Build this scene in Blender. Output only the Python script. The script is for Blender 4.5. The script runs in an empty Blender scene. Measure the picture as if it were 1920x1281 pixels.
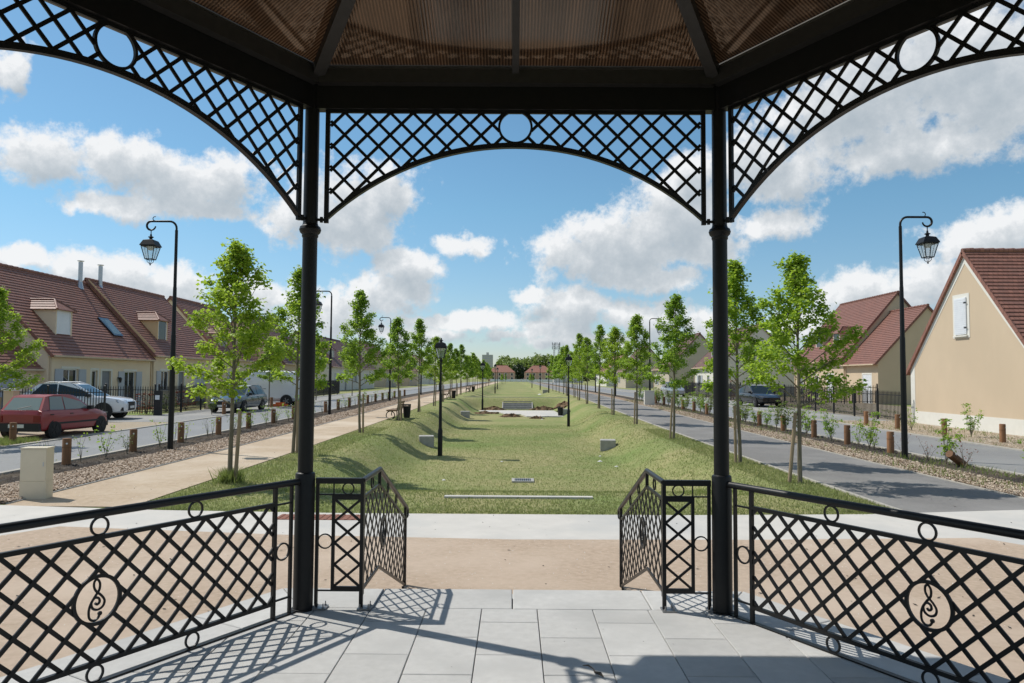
import bpy, bmesh, math, random
import numpy as np
from mathutils import Vector, Matrix

scene = bpy.context.scene
col = scene.collection
R = math.radians

# ------------------------------------------------------------------ camera
FPX, PITCH, ROLL, YAW, CX, CH = 1380.0, .0495, .0062, -.0034, .003, 1.6386
def ray(px, py):
    a0 = px-960; b0 = py-640.5
    a = a0*math.cos(ROLL)+b0*math.sin(ROLL); b = -a0*math.sin(ROLL)+b0*math.cos(ROLL)
    x = a/FPX; u = -b/FPX
    y = math.cos(PITCH)-u*math.sin(PITCH); z = math.sin(PITCH)+u*math.cos(PITCH)
    return Vector((x*math.cos(YAW)+y*math.sin(YAW), -x*math.sin(YAW)+y*math.cos(YAW), z))
cam_data = bpy.data.cameras.new('camera'); cam = bpy.data.objects.new('camera', cam_data); col.objects.link(cam)
fw = ray(960, 640.5); rt = (ray(961, 640.5)-fw).normalized(); fw.normalize(); up = rt.cross(fw)
M = Matrix((rt, up, -fw)).transposed().to_4x4(); M.translation = (CX, 0, CH)
cam.matrix_world = M
cam_data.lens = 36*FPX/1920; cam_data.sensor_width = 36; cam_data.clip_start = .05; cam_data.clip_end = 6000
scene.camera = cam

# ------------------------------------------------------------------ sun, sky, exposure
SUN_DIR = Vector((-.67, .345, 1.0)).normalized()          # towards the sun
SUN_EL = math.asin(SUN_DIR.z); SUN_AZ = math.atan2(SUN_DIR.x, SUN_DIR.y)
sd = bpy.data.lights.new('sun', 'SUN'); sd.energy = 3.75; sd.angle = R(.53); sd.color = (1, .955, .88)
sun = bpy.data.objects.new('sun', sd); col.objects.link(sun)
sun.rotation_euler = (-SUN_DIR).to_track_quat('-Z', 'Y').to_euler(); sun.location = (-30, 15, 45)
scene.view_settings.view_transform = 'Standard'; scene.view_settings.look = 'None'
scene.view_settings.exposure = 0.2; scene.view_settings.gamma = 1.0
scene.view_settings.use_curve_mapping = False

world = bpy.data.worlds.new('World'); scene.world = world; world.use_nodes = True
nt = world.node_tree; nt.nodes.clear()

# cumulus clouds: ellipses in azimuth and elevation (degrees), broken up by 3D noise of the view direction
CLOUDS = [(90,290,115,50),(215,300,95,62),(320,345,115,62),(420,345,80,60),(260,380,120,30),(395,395,90,22),
 (30,485,90,30),(150,500,75,38),(250,520,75,50),(330,535,75,50),(500,560,90,40),(640,400,135,95),(715,370,85,62),(560,400,70,70),(650,450,130,30),
 (870,458,75,26),(770,500,85,42),(690,560,120,42),(620,600,120,40),(820,600,90,18),(760,545,90,30),
 (1110,480,125,60),(1190,450,130,75),(1265,410,120,85),(1300,330,70,60),(1180,520,150,30),(1080,575,110,40),(1180,590,90,35),(1030,620,90,20),(1240,600,70,40),
 (1760,120,250,125),(1600,200,190,110),(1480,330,75,55),(1420,300,90,60),(1460,420,75,35),(1880,170,150,115),(1700,270,190,55),
 (1640,555,110,55),(1740,530,90,62),(1830,445,120,38),(1900,425,90,50),(1580,560,70,40),(1500,610,100,40),(1320,610,50,36),
 (935,627,40,12),(880,600,110,20),(1100,640,150,18),(760,625,130,20),(1330,470,80,40),(15,130,30,45),(1000,560,50,20)]
g = bpy.data.node_groups.new('cloud_density', 'ShaderNodeTree')
g.interface.new_socket('Vector', in_out='INPUT', socket_type='NodeSocketVector')
g.interface.new_socket('Density', in_out='OUTPUT', socket_type='NodeSocketFloat')
def gmath(t, op, a, b=None, c=None, clamp=False):
    n = t.nodes.new('ShaderNodeMath'); n.operation = op; n.use_clamp = clamp
    for i, v in enumerate((a, b, c)):
        if v is None: continue
        if isinstance(v, (int, float)): n.inputs[i].default_value = v
        else: t.links.new(v, n.inputs[i])
    return n.outputs[0]
def gvec(t, op, a, b=None, c=None, out=0):
    n = t.nodes.new('ShaderNodeVectorMath'); n.operation = op
    for i, v in enumerate((a, b, c)):
        if v is None: continue
        if isinstance(v, tuple): n.inputs[i].default_value = v
        else: t.links.new(v, n.inputs[i])
    return n.outputs[out]
def gnoise(t, v, scale, detail=6, rough=.55, out='Fac'):
    n = t.nodes.new('ShaderNodeTexNoise'); n.inputs['Scale'].default_value = scale
    n.inputs['Detail'].default_value = detail; n.inputs['Roughness'].default_value = rough
    t.links.new(v, n.inputs['Vector']); return n.outputs[out]
gi = g.nodes.new('NodeGroupInput'); go = g.nodes.new('NodeGroupOutput')
d = gvec(g, 'NORMALIZE', gi.outputs[0])
wn = gvec(g, 'SUBTRACT', gnoise(g, d, 9, 3, .5, 'Color'), (.5, .5, .5))
wn2 = gvec(g, 'SUBTRACT', gnoise(g, d, 34, 4, .6, 'Color'), (.5, .5, .5))
sx = g.nodes.new('ShaderNodeSeparateXYZ'); g.links.new(d, sx.inputs[0])
az = gmath(g, 'ARCTAN2', sx.outputs[0], sx.outputs[1]); el = gmath(g, 'ARCSINE', sx.outputs[2])
# the band of clouds goes on round the horizon, mirrored
azm = gmath(g, 'SUBTRACT', gmath(g, 'PINGPONG', gmath(g, 'ADD', az, R(36)), R(72)), R(36))
cv = g.nodes.new('ShaderNodeCombineXYZ'); g.links.new(azm, cv.inputs[0]); g.links.new(el, cv.inputs[1])
p = gvec(g, 'MULTIPLY_ADD', wn, (.055, .035, 0), cv.outputs[0])
p = gvec(g, 'MULTIPLY_ADD', wn2, (.030, .026, 0), p)
sp = g.nodes.new('ShaderNodeSeparateXYZ'); g.links.new(p, sp.inputs[0])
def triple(o):
    n = g.nodes.new('ShaderNodeCombineXYZ')
    for i in range(3): g.links.new(o, n.inputs[i])
    return n.outputs[0]
px3, py3 = triple(sp.outputs[0]), triple(sp.outputs[1]); acc = [None, None]
while len(CLOUDS) % 3: CLOUDS.append(CLOUDS[-1])
for i in range(0, len(CLOUDS), 3):      # three ellipses at a time, one per vector component
    kx, ox, ky, oy = [], [], [], []
    for (x, y, rx, ry) in CLOUDS[i:i+3]:
        v = ray(x, y).normalized(); a = math.atan2(v.x, v.y); e = math.asin(v.z); k = 1/FPX*math.cos(a)*1.13
        kx.append(1/(rx*k)); ox.append(-a/(rx*k)); ky.append(1/(ry*k)); oy.append(-e/(ry*k))
    qx = gvec(g, 'MULTIPLY_ADD', px3, tuple(kx), tuple(ox)); qy = gvec(g, 'MULTIPLY_ADD', py3, tuple(ky), tuple(oy))
    o = gvec(g, 'MULTIPLY_ADD', qx, qx, gvec(g, 'MULTIPLY', qy, qy)); j = (i//3) % 2
    acc[j] = o if acc[j] is None else gvec(g, 'MINIMUM', acc[j], o)
sm = []
for o in acc:
    q = g.nodes.new('ShaderNodeSeparateXYZ'); g.links.new(o, q.inputs[0]); sm += list(q.outputs)
d2 = sm[0]
for o in sm[1:]: d2 = gmath(g, 'SMOOTH_MIN', d2, o, .3)
base = gmath(g, 'SUBTRACT', 1.0, gmath(g, 'SQRT', gmath(g, 'MAXIMUM', d2, 0.0)))
# high above the band: scattered clouds of the same kind
hi = gmath(g, 'MULTIPLY', gmath(g, 'SUBTRACT', gnoise(g, d, 3.2, 2, .5), .5), 5.0)
hi = gmath(g, 'SUBTRACT', hi, gmath(g, 'MULTIPLY', gmath(g, 'SUBTRACT', .56, el, clamp=True), 14.0))
base = gmath(g, 'MAXIMUM', gmath(g, 'MAXIMUM', base, -1.0), hi)
fb = gmath(g, 'SUBTRACT', gnoise(g, d, 29, 10, .64), .5)
dens = gmath(g, 'MULTIPLY_ADD', fb, 1.9, base)
g.links.new(dens, go.inputs[0])

tc = nt.nodes.new('ShaderNodeTexCoord'); dirv = tc.outputs['Generated']
sky = nt.nodes.new('ShaderNodeTexSky'); sky.sky_type = 'NISHITA'; sky.sun_disc = False
sky.sun_elevation = SUN_EL; sky.sun_rotation = SUN_AZ; sky.altitude = 100; sky.air_density = 1.0; sky.dust_density = .35; sky.ozone_density = 1.5
def dens_at(v):
    n = nt.nodes.new('ShaderNodeGroup'); n.node_tree = g; nt.links.new(v, n.inputs[0]); return n.outputs[0]
D0 = dens_at(dirv)
D1 = dens_at(gvec(nt, 'ADD', dirv, (-.012, 0, .027)))
mr = nt.nodes.new('ShaderNodeMapRange'); mr.interpolation_type = 'SMOOTHSTEP'
nt.links.new(D0, mr.inputs[0]); mr.inputs[1].default_value = -.02; mr.inputs[2].default_value = .5
alpha = gmath(nt, 'MULTIPLY', mr.outputs[0], .97)
occ = gmath(nt, 'MAXIMUM', D1, 0.0)
lit = gmath(nt, 'POWER', 2.718, gmath(nt, 'MULTIPLY', occ, -1.55))
cm = nt.nodes.new('ShaderNodeMix'); cm.data_type = 'RGBA'; nt.links.new(lit, cm.inputs[0])
cm.inputs[6].default_value = (.36, .43, .49, 1); cm.inputs[7].default_value = (.90, .91, .92, 1)
zs = nt.nodes.new('ShaderNodeSeparateXYZ'); nt.links.new(dirv, zs.inputs[0])
tm = nt.nodes.new('ShaderNodeMix'); tm.data_type = 'RGBA'; nt.links.new(gmath(nt, 'MULTIPLY', zs.outputs[2], 4.5, clamp=True), tm.inputs[0])
tm.inputs[6].default_value = (.85, .905, 1.06, 1); tm.inputs[7].default_value = (.78, 1.075, 1.11, 1)      # the clear spring blue of the photograph, paler low down
tint = gvec(nt, 'MULTIPLY', sky.outputs[0], tm.outputs[2])
bg = nt.nodes.new('ShaderNodeBackground'); bg.inputs[1].default_value = .092; nt.links.new(tint, bg.inputs[0])
bc = nt.nodes.new('ShaderNodeBackground'); bc.inputs[1].default_value = .88; nt.links.new(cm.outputs[2], bc.inputs[0])
mx = nt.nodes.new('ShaderNodeMixShader'); nt.links.new(alpha, mx.inputs[0]); nt.links.new(bg.outputs[0], mx.inputs[1]); nt.links.new(bc.outputs[0], mx.inputs[2])
world.cycles.sampling_method = 'MANUAL'; world.cycles.sample_map_resolution = 256
wo = nt.nodes.new('ShaderNodeOutputWorld'); nt.links.new(mx.outputs[0], wo.inputs[0])

# ------------------------------------------------------------------ materials
MATS = {}
def mat(name, c1, c2=None, scale=8., rough=.7, metal=0., bump=0., bscale=None, spec=.4, detail=5, c3=None, scale3=.6, coat=0., coords='Object', stretch=None, f3=(.45,.65), objrand=0.):
    """procedural: two colours mixed by noise, an optional third in large patches, noise bump"""
    m = bpy.data.materials.new(name); m.use_nodes = True; t = m.node_tree
    b = t.nodes['Principled BSDF']; b.inputs['Roughness'].default_value = rough; b.inputs['Metallic'].default_value = metal
    b.inputs['Specular IOR Level'].default_value = spec; b.inputs['Coat Weight'].default_value = coat
    tcn = t.nodes.new('ShaderNodeTexCoord'); v = tcn.outputs[coords]
    if stretch: v = gvec(t, 'MULTIPLY', v, stretch)
    c2 = c2 or tuple(x*.85 for x in c1)
    mixn = t.nodes.new('ShaderNodeMix'); mixn.data_type = 'RGBA'
    mixn.inputs[6].default_value = (*c1, 1); mixn.inputs[7].default_value = (*c2, 1)
    r = t.nodes.new('ShaderNodeMapRange'); r.inputs[1].default_value = .35; r.inputs[2].default_value = .65
    t.links.new(gnoise(t, v, scale, detail, .6), r.inputs[0]); t.links.new(r.outputs[0], mixn.inputs[0])
    out = mixn.outputs[2]
    if c3:
        m3 = t.nodes.new('ShaderNodeMix'); m3.data_type = 'RGBA'; m3.inputs[7].default_value = (*c3, 1)
        r3 = t.nodes.new('ShaderNodeMapRange'); r3.inputs[1].default_value = f3[0]; r3.inputs[2].default_value = f3[1]
        t.links.new(gnoise(t, v, scale3, 4, .6), r3.inputs[0]); t.links.new(r3.outputs[0], m3.inputs[0]); t.links.new(out, m3.inputs[6]); out = m3.outputs[2]
    if objrand:
        oi = t.nodes.new('ShaderNodeObjectInfo'); k_ = gmath(t, 'MULTIPLY_ADD', oi.outputs['Random'], objrand, 1-objrand/2)
        hs = t.nodes.new('ShaderNodeHueSaturation'); t.links.new(k_, hs.inputs['Value']); t.links.new(out, hs.inputs['Color']); out = hs.outputs[0]
    t.links.new(out, b.inputs['Base Color'])
    if bump:
        bn = t.nodes.new('ShaderNodeBump'); bn.inputs['Strength'].default_value = bump; bn.inputs['Distance'].default_value = .02
        t.links.new(gnoise(t, v, bscale or scale*3, 4, .6), bn.inputs['Height']); t.links.new(bn.outputs[0], b.inputs['Normal'])
    MATS[name] = m; return m
def leafmat(name, c1, c2, tr, f=.45, rough=.5):
    m = bpy.data.materials.new(name); m.use_nodes = True; t = m.node_tree
    b = t.nodes['Principled BSDF']; b.inputs['Roughness'].default_value = rough; b.inputs['Specular IOR Level'].default_value = .35
    ge = t.nodes.new('ShaderNodeNewGeometry'); mixn = t.nodes.new('ShaderNodeMix'); mixn.data_type = 'RGBA'
    mixn.inputs[6].default_value = (*c1, 1); mixn.inputs[7].default_value = (*c2, 1)
    t.links.new(ge.outputs['Random Per Island'], mixn.inputs[0])
    oi = t.nodes.new('ShaderNodeObjectInfo'); hs = t.nodes.new('ShaderNodeHueSaturation'); t.links.new(mixn.outputs[2], hs.inputs['Color'])
    t.links.new(gmath(t, 'MULTIPLY_ADD', oi.outputs['Random'], .3, .85), hs.inputs['Value']); t.links.new(gmath(t, 'MULTIPLY_ADD', oi.outputs['Random'], -.035, .515), hs.inputs['Hue'])
    t.links.new(hs.outputs[0], b.inputs['Base Color'])
    tl = t.nodes.new('ShaderNodeBsdfTranslucent'); tl.inputs[0].default_value = (*tr, 1)
    ms = t.nodes.new('ShaderNodeMixShader'); ms.inputs[0].default_value = f
    t.links.new(b.outputs[0], ms.inputs[1]); t.links.new(tl.outputs[0], ms.inputs[2]); t.links.new(ms.outputs[0], t.nodes['Material Output'].inputs[0])
    MATS[name] = m; return m
def glassmat(name, tint, rough=.03, trans=.0):
    m = bpy.data.materials.new(name); m.use_nodes = True; t = m.node_tree; b = t.nodes['Principled BSDF']
    b.inputs['Base Color'].default_value = (*tint, 1); b.inputs['Roughness'].default_value = rough
    b.inputs['Specular IOR Level'].default_value = .6; b.inputs['Transmission Weight'].default_value = trans; b.inputs['IOR'].default_value = 1.1 if trans else 1.5
    MATS[name] = m; return m

mat('black_paint', (.006,.0063,.007), (.008,.0083,.009), 30, .45, 0, .02, 120, .3)
mat('rail_paint', (.006,.0062,.0065), (.008,.0082,.0085), 30, .42, 0, .02, 120, .35)
mat('cornice', (.10,.09,.075), (.13,.12,.10), 4, .6)
mat('rafter', (.02,.019,.018), (.026,.025,.024), 20, .5)
mat('galv', (.22,.22,.22), (.3,.3,.3), 30, .4, .7)
mat('slab', (.53,.522,.502), (.48,.473,.455), 16, .85, 0, .35, 260, .3, 10, (.43,.425,.41), 1.1, objrand=.16)
mat('plinth', (.5,.49,.47), (.44,.43,.41), 6, .85, 0, .2, 90)
mat('sand', (.555,.43,.325), (.45,.345,.255), 14, .95, 0, .8, 140, .2, 12, (.60,.48,.375), .45)
mat('sand_path', (.50,.395,.29), (.42,.325,.23), 9, .95, 0, .6, 120, .2, 11, (.57,.475,.37), .35)
mat('concrete', (.56,.53,.485), (.505,.48,.44), 2.2, .85, 0, .2, 120, .3, 8, (.46,.45,.425), .5)
mat('concrete_dark', (.36,.35,.33), (.28,.275,.26), 5, .9, 0, .3, 60)
mat('asphalt', (.215,.205,.195), (.17,.163,.155), 16, .85, 0, .5, 220, .3, 11, (.25,.24,.228), .4)
mat('road', (.23,.23,.228), (.195,.195,.193), 10, .56, 0, .35, 160, .4, 9, (.25,.25,.243), .25)
mat('drive', (.27,.265,.255), (.22,.22,.21), 10, .8, 0, .3, 120, .3, 8, (.32,.31,.29), .3)
mat('gravel', (.42,.34,.25), (.30,.25,.18), 22, .95, 0, .6, 90, .2, 8, (.36,.31,.24), .5)
mat('kerb', (.42,.39,.34), (.34,.32,.28), 5, .9, 0, .3, 80)
mat('soil', (.062,.053,.047), (.042,.037,.034), 9, .95, 0, .9, 40, .2, 8, (.11,.09,.07), 1.2)
mat('dirt', (.21,.135,.08), (.13,.085,.05), 5, .95, 0, .9, 20, .2, 8)
mat('mulch', (.34,.25,.18), (.18,.125,.09), 26, .95, 0, .8, 60, .2, 8, (.30,.22,.15), 1.0)
mat('lawn', (.225,.235,.09), (.35,.31,.165), 7.5, .95, 0, .7, 45, .12, 11, (.155,.215,.065), .22, f3=(.40,.72))
mat('bark', (.21,.18,.13), (.14,.125,.09), 14, .9, 0, .5, 40, stretch=(1,1,.25))
mat('stake', (.33,.25,.165), (.25,.185,.12), 10, .85, 0, .4, 60, stretch=(1,1,.15))
mat('bollard_wood', (.25,.125,.058), (.15,.075,.036), 12, .75, 0, .4, 60, stretch=(1,1,.12), objrand=.5)
mat('render_beige', (.60,.48,.345), (.57,.455,.325), 1.2, .9, 0, .25, 90, .3, 9, (.55,.44,.315), .35, stretch=(1,1,.6))
mat('render_sand', (.49,.43,.34), (.46,.405,.32), 1.2, .9, 0, .1, 200)
mat('render_shade_lifted', (.78,.64,.47), (.74,.61,.45), 1.2, .9, 0, .1, 200, .3, 8, (.71,.58,.43), .5)  # render lightened: missing fill light on shaded left fronts put into the colour
mat('render_ochre', (.74,.53,.30), (.70,.50,.285), 1.2, .9, 0, .1, 200)
mat('render_white', (.66,.64,.58), (.62,.60,.545), 1.2, .9, 0, .1, 200)
mat('render_pink', (.52,.36,.27), (.47,.32,.24), 1.2, .9)
mat('trim_white', (.72,.70,.64), (.68,.66,.60), 3, .8)
mat('pvc', (.74,.76,.79), (.70,.72,.75), 3, .4)
mat('shutter_grey', (.42,.45,.50), (.39,.42,.47), 3, .45)
mat('grey_door', (.20,.215,.235), (.18,.19,.21), 3, .5)
mat('zinc', (.48,.50,.53), (.42,.44,.47), 6, .35, .8)
mat('cabinet', (.64,.57,.43), (.60,.53,.40), 4, .6, 0, .1, 60)
mat('red_car', (.30,.024,.028), (.27,.02,.025), 3, .35, 0, 0, None, .5, coat=.4)
mat('white_car', (.75,.76,.78), (.73,.74,.76), 3, .25, 0, 0, None, .5, coat=.8)
mat('teal_car', (.035,.055,.068), (.03,.05,.06), 3, .25, .3, 0, None, .5, coat=.8)
mat('dark_car', (.012,.013,.015), (.016,.017,.02), 3, .25, .2, 0, None, .5, coat=.8)
mat('silver_car', (.45,.46,.47), (.42,.43,.44), 3, .3, .6, coat=.6)
mat('plastic_black', (.016,.016,.017), (.022,.022,.023), 20, .6)
mat('tyre', (.018,.018,.018), (.03,.029,.028), 20, .85)
mat('rim', (.35,.35,.36), (.28,.28,.29), 10, .35, .8)
mat('tail_light', (.22,.012,.012), (.18,.01,.01), 5, .25)
mat('head_light', (.65,.67,.70), (.5,.52,.55), 20, .15, .3)
mat('plate', (.7,.7,.68), (.62,.62,.6), 20, .4)
mat('bench_wood', (.23,.15,.085), (.16,.10,.06), 12, .7, 0, .3, 50, stretch=(.2,1,1))
mat('stone_block', (.40,.39,.365), (.33,.32,.30), 6, .9, 0, .3, 70)
mat('rust', (.26,.11,.075), (.19,.08,.055), 25, .85, 0, .4, 80)
mat('orange', (.75,.16,.04), (.65,.13,.03), 5, .6)
mat('tower_wall', (.50,.50,.47), (.46,.46,.43), .2, .9)
mat('mast', (.42,.40,.40), (.5,.48,.48), 1, .5, .4)
mat('litter', (.7,.7,.68), (.62,.62,.6), 8, .7)
mat('dry_leaf', (.06,.045,.035), (.035,.028,.022), 20, .8)
glassmat('window_glass', (.02,.026,.032)); glassmat('car_glass', (.02,.028,.03), .02); glassmat('car_glass_light', (.16,.21,.21), .05)
glassmat('lamp_glass', (.86,.88,.88), .12, .92)
leafmat('lime_leaf', (.175,.30,.032), (.29,.39,.042), (.42,.58,.055), .5)
leafmat('lime_leaf_b', (.145,.265,.032), (.235,.35,.045), (.36,.53,.055), .5)
leafmat('shrub_leaf', (.10,.15,.035), (.17,.21,.05), (.23,.32,.06), .4)
leafmat('red_leaf', (.22,.05,.03), (.12,.11,.03), (.3,.08,.04), .35)
leafmat('wood_leaf', (.13,.20,.055), (.20,.265,.075), (.24,.33,.07), .4)
leafmat('wood_leaf_dark', (.022,.045,.02), (.035,.06,.022), (.03,.06,.02), .2)
leafmat('grass_blade', (.17,.22,.06), (.34,.32,.16), (.28,.33,.11), .4, .6)
leafmat('grass_tuft', (.15,.21,.05), (.26,.28,.10), (.27,.34,.09), .4, .6)
leafmat('chip', (.68,.565,.45), (.32,.23,.16), (.05,.03,.02), .05, .9)

def tile_mat(name, c1, c2, c3):
    """clay roof tiles: one colour per tile, laid on the stepped courses that are built as geometry"""
    m = bpy.data.materials.new(name); m.use_nodes = True; t = m.node_tree; b = t.nodes['Principled BSDF']
    b.inputs['Roughness'].default_value = .62; b.inputs['Specular IOR Level'].default_value = .45
    tcn = t.nodes.new('ShaderNodeTexCoord'); br = t.nodes.new('ShaderNodeTexBrick')
    t.links.new(tcn.outputs['UV'], br.inputs['Vector'])
    br.inputs['Color1'].default_value = (*c1, 1); br.inputs['Color2'].default_value = (*c2, 1); br.inputs['Mortar'].default_value = tuple(x*.45 for x in c1)+(1,)
    br.inputs['Scale'].default_value = 1; br.inputs['Brick Width'].default_value = .2; br.inputs['Row Height'].default_value = .22; br.inputs['Mortar Size'].default_value = .012
    br.offset = .5
    m3 = t.nodes.new('ShaderNodeMix'); m3.data_type = 'RGBA'; m3.inputs[7].default_value = (*c3, 1)
    rr = t.nodes.new('ShaderNodeMapRange'); rr.inputs[1].default_value = .5; rr.inputs[2].default_value = .75
    t.links.new(gnoise(t, tcn.outputs['Object'], 1.3, 5, .6), rr.inputs[0]); t.links.new(rr.outputs[0], m3.inputs[0]); t.links.new(br.outputs[0], m3.inputs[6])
    t.links.new(m3.outputs[2], b.inputs['Base Color']); MATS[name] = m
tile_mat('tiles_red', (.30,.135,.096), (.22,.10,.073), (.20,.105,.08))
tile_mat('tiles_bright', (.235,.10,.073), (.19,.082,.06), (.165,.078,.06))
tile_mat('tiles_brown', (.19,.095,.075), (.15,.075,.06), (.13,.075,.064))
tile_mat('tiles_pink', (.34,.15,.105), (.30,.13,.09), (.28,.13,.09))

def roof_sheet_mat():
    m = bpy.data.materials.new('polycarbonate'); m.use_nodes = True; t = m.node_tree; b = t.nodes['Principled BSDF']
    tcn = t.nodes.new('ShaderNodeTexCoord'); s = t.nodes.new('ShaderNodeSeparateXYZ'); t.links.new(tcn.outputs['Object'], s.inputs[0])
    w = gmath(t, 'SINE', gmath(t, 'MULTIPLY', s.outputs[0], 2*math.pi/.022))
    w01 = gmath(t, 'MULTIPLY_ADD', w, .5, .5)
    c = t.nodes.new('ShaderNodeMix'); c.data_type = 'RGBA'; t.links.new(gmath(t, 'POWER', w01, 1.5), c.inputs[0])
    c.inputs[6].default_value = (.14,.092,.06,1); c.inputs[7].default_value = (.68,.50,.36,1)
    tl = t.nodes.new('ShaderNodeBsdfTranslucent'); t.links.new(c.outputs[2], tl.inputs[0])
    nz = gnoise(t, gvec(t, 'MULTIPLY', tcn.outputs['Object'], (9, .9, .9)), 1.0, 4, .6)
    hs = t.nodes.new('ShaderNodeHueSaturation'); t.links.new(gmath(t, 'MULTIPLY_ADD', nz, 1.3, .3), hs.inputs['Value']); t.links.new(c.outputs[2], hs.inputs['Color']); t.links.new(hs.outputs[0], tl.inputs[0])
    b.inputs['Base Color'].default_value = (.03,.022,.016,1); b.inputs['Roughness'].default_value = .6; b.inputs['Specular IOR Level'].default_value = 0
    bn = t.nodes.new('ShaderNodeBump'); bn.inputs['Strength'].default_value = .035; bn.inputs['Distance'].default_value = .004
    t.links.new(w01, bn.inputs['Height'])
    ms = t.nodes.new('ShaderNodeMixShader'); ms.inputs[0].default_value = .5
    t.links.new(b.outputs[0], ms.inputs[1]); t.links.new(tl.outputs[0], ms.inputs[2])
    gl = t.nodes.new('ShaderNodeBsdfGlossy'); gl.inputs['Roughness'].default_value = .06; gl.inputs[0].default_value = (.85,.75,.66,1); t.links.new(bn.outputs[0], gl.inputs['Normal'])
    fr = t.nodes.new('ShaderNodeFresnel'); fr.inputs[0].default_value = 1.75
    m2 = t.nodes.new('ShaderNodeMixShader'); t.links.new(fr.outputs[0], m2.inputs[0]); t.links.new(ms.outputs[0], m2.inputs[1]); t.links.new(gl.outputs[0], m2.inputs[2]); t.links.new(m2.outputs[0], t.nodes['Material Output'].inputs[0])
    MATS['polycarbonate'] = m
roof_sheet_mat()

# ------------------------------------------------------------------ mesh helpers
class MB:
    def __init__(s): s.v = []; s.f = []; s.uv = {}
    def add(s, vs, fs):
        n = len(s.v); s.v += [tuple(x) for x in vs]; s.f += [tuple(i+n for i in q) for q in fs]; return s
    def box(s, x0, x1, y0, y1, z0, z1):
        return s.add([(x0,y0,z0),(x1,y0,z0),(x1,y1,z0),(x0,y1,z0),(x0,y0,z1),(x1,y0,z1),(x1,y1,z1),(x0,y1,z1)],
                     [(0,3,2,1),(4,5,6,7),(0,1,5,4),(1,2,6,5),(2,3,7,6),(3,0,4,7)])
    def bar(s, a, b, w, t, upv=(0,1,0)):
        """box from a to b; width w across, thickness t along upv"""
        a = Vector(a); b = Vector(b); dv = (b-a).normalized(); u = Vector(upv); u = (u-dv*u.dot(dv)).normalized(); sd_ = dv.cross(u)
        vs = []
        for c in (a, b):
            for (i, j) in ((-1,-1),(1,-1),(1,1),(-1,1)): vs.append(c+sd_*(i*w/2)+u*(j*t/2))
        return s.add(vs, [(0,3,2,1),(4,5,6,7),(0,1,5,4),(1,2,6,5),(2,3,7,6),(3,0,4,7)])
    def tube(s, pts, r, seg=8, closed=False, cap=True):
        pts = [Vector(q) for q in pts]; n = len(pts); rs = r if isinstance(r, (list, tuple)) else [r]*n
        base = len(s.v); ref = None
        for i, q in enumerate(pts):
            if closed: t = (pts[(i+1) % n]-pts[i-1]).normalized()
            else: t = (pts[min(i+1, n-1)]-pts[max(i-1, 0)]).normalized()
            if ref is None: ref = t.orthogonal().normalized()
            ref = (ref-t*ref.dot(t)); ref = ref.normalized() if ref.length > 1e-6 else t.orthogonal().normalized()
            bi = t.cross(ref)
            for k in range(seg):
                an = 2*math.pi*k/seg; s.v.append(tuple(q+ref*(math.cos(an)*rs[i])+bi*(math.sin(an)*rs[i])))
        for i in range(n if closed else n-1):
            j = (i+1) % n
            for k in range(seg):
                k2 = (k+1) % seg; s.f.append((base+i*seg+k, base+i*seg+k2, base+j*seg+k2, base+j*seg+k))
        if not closed and cap:
            s.f.append(tuple(base+k for k in range(seg))[::-1]); s.f.append(tuple(base+(n-1)*seg+k for k in range(seg)))
        return s
    def lathe(s, prof, seg=16, c=(0,0,0), axis='z', sq=False):
        base = len(s.v); off = math.pi/4 if sq else 0; m = math.sqrt(2) if sq else 1
        for (r, z) in prof:
            for k in range(seg):
                an = 2*math.pi*k/seg+off; x, y = r*m*math.cos(an), r*m*math.sin(an)
                s.v.append((c[0]+x, c[1]+y, c[2]+z) if axis == 'z' else (c[0]+x, c[1]+z, c[2]+y))
        for i in range(len(prof)-1):
            for k in range(seg):
                k2 = (k+1) % seg; q = (base+i*seg+k, base+i*seg+k2, base+(i+1)*seg+k2, base+(i+1)*seg+k)
                s.f.append(q if axis == 'z' else q[::-1])
        e = (len(prof)-1)*seg
        a = tuple(base+k for k in range(seg))[::-1]; b = tuple(base+e+k for k in range(seg))
        s.f.append(a if axis == 'z' else a[::-1]); s.f.append(b if axis == 'z' else b[::-1]); return s
    def prism(s, poly, z0, z1, bev=0):
        n = len(poly); b = len(s.v)
        s.v += [(x, y, z0) for x, y in poly]
        if bev:
            cx_ = sum(q[0] for q in poly)/n; cy_ = sum(q[1] for q in poly)/n
            s.v += [(x, y, z1-bev) for x, y in poly]
            for x, y in poly:
                dx, dy = x-cx_, y-cy_; l = math.hypot(dx, dy) or 1; s.v.append((x-dx/l*bev*1.4, y-dy/l*bev*1.4, z1))
            lv = 3
        else:
            s.v += [(x, y, z1) for x, y in poly]; lv = 2
        for l in range(lv-1):
            for i in range(n):
                j = (i+1) % n; s.f.append((b+l*n+i, b+l*n+j, b+(l+1)*n+j, b+(l+1)*n+i))
        s.f.append(tuple(b+i for i in range(n))[::-1]); s.f.append(tuple(b+(lv-1)*n+i for i in range(n))); return s
    def ringbar(s, c, r, w, t, seg=28):
        """flat ring in the local XZ plane: radial width w, thickness t along y"""
        b = len(s.v)
        for k in range(seg):
            an = 2*math.pi*k/seg; ca, sa = math.cos(an), math.sin(an)
            for (rr, yy) in ((r-w/2,-t/2),(r+w/2,-t/2),(r+w/2,t/2),(r-w/2,t/2)): s.v.append((c[0]+ca*rr, c[1]+yy, c[2]+sa*rr))
        for k in range(seg):
            k2 = (k+1) % seg
            for i in range(4):
                j = (i+1) % 4; s.f.append((b+k*4+i, b+k2*4+i, b+k2*4+j, b+k*4+j))
        return s
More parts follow.
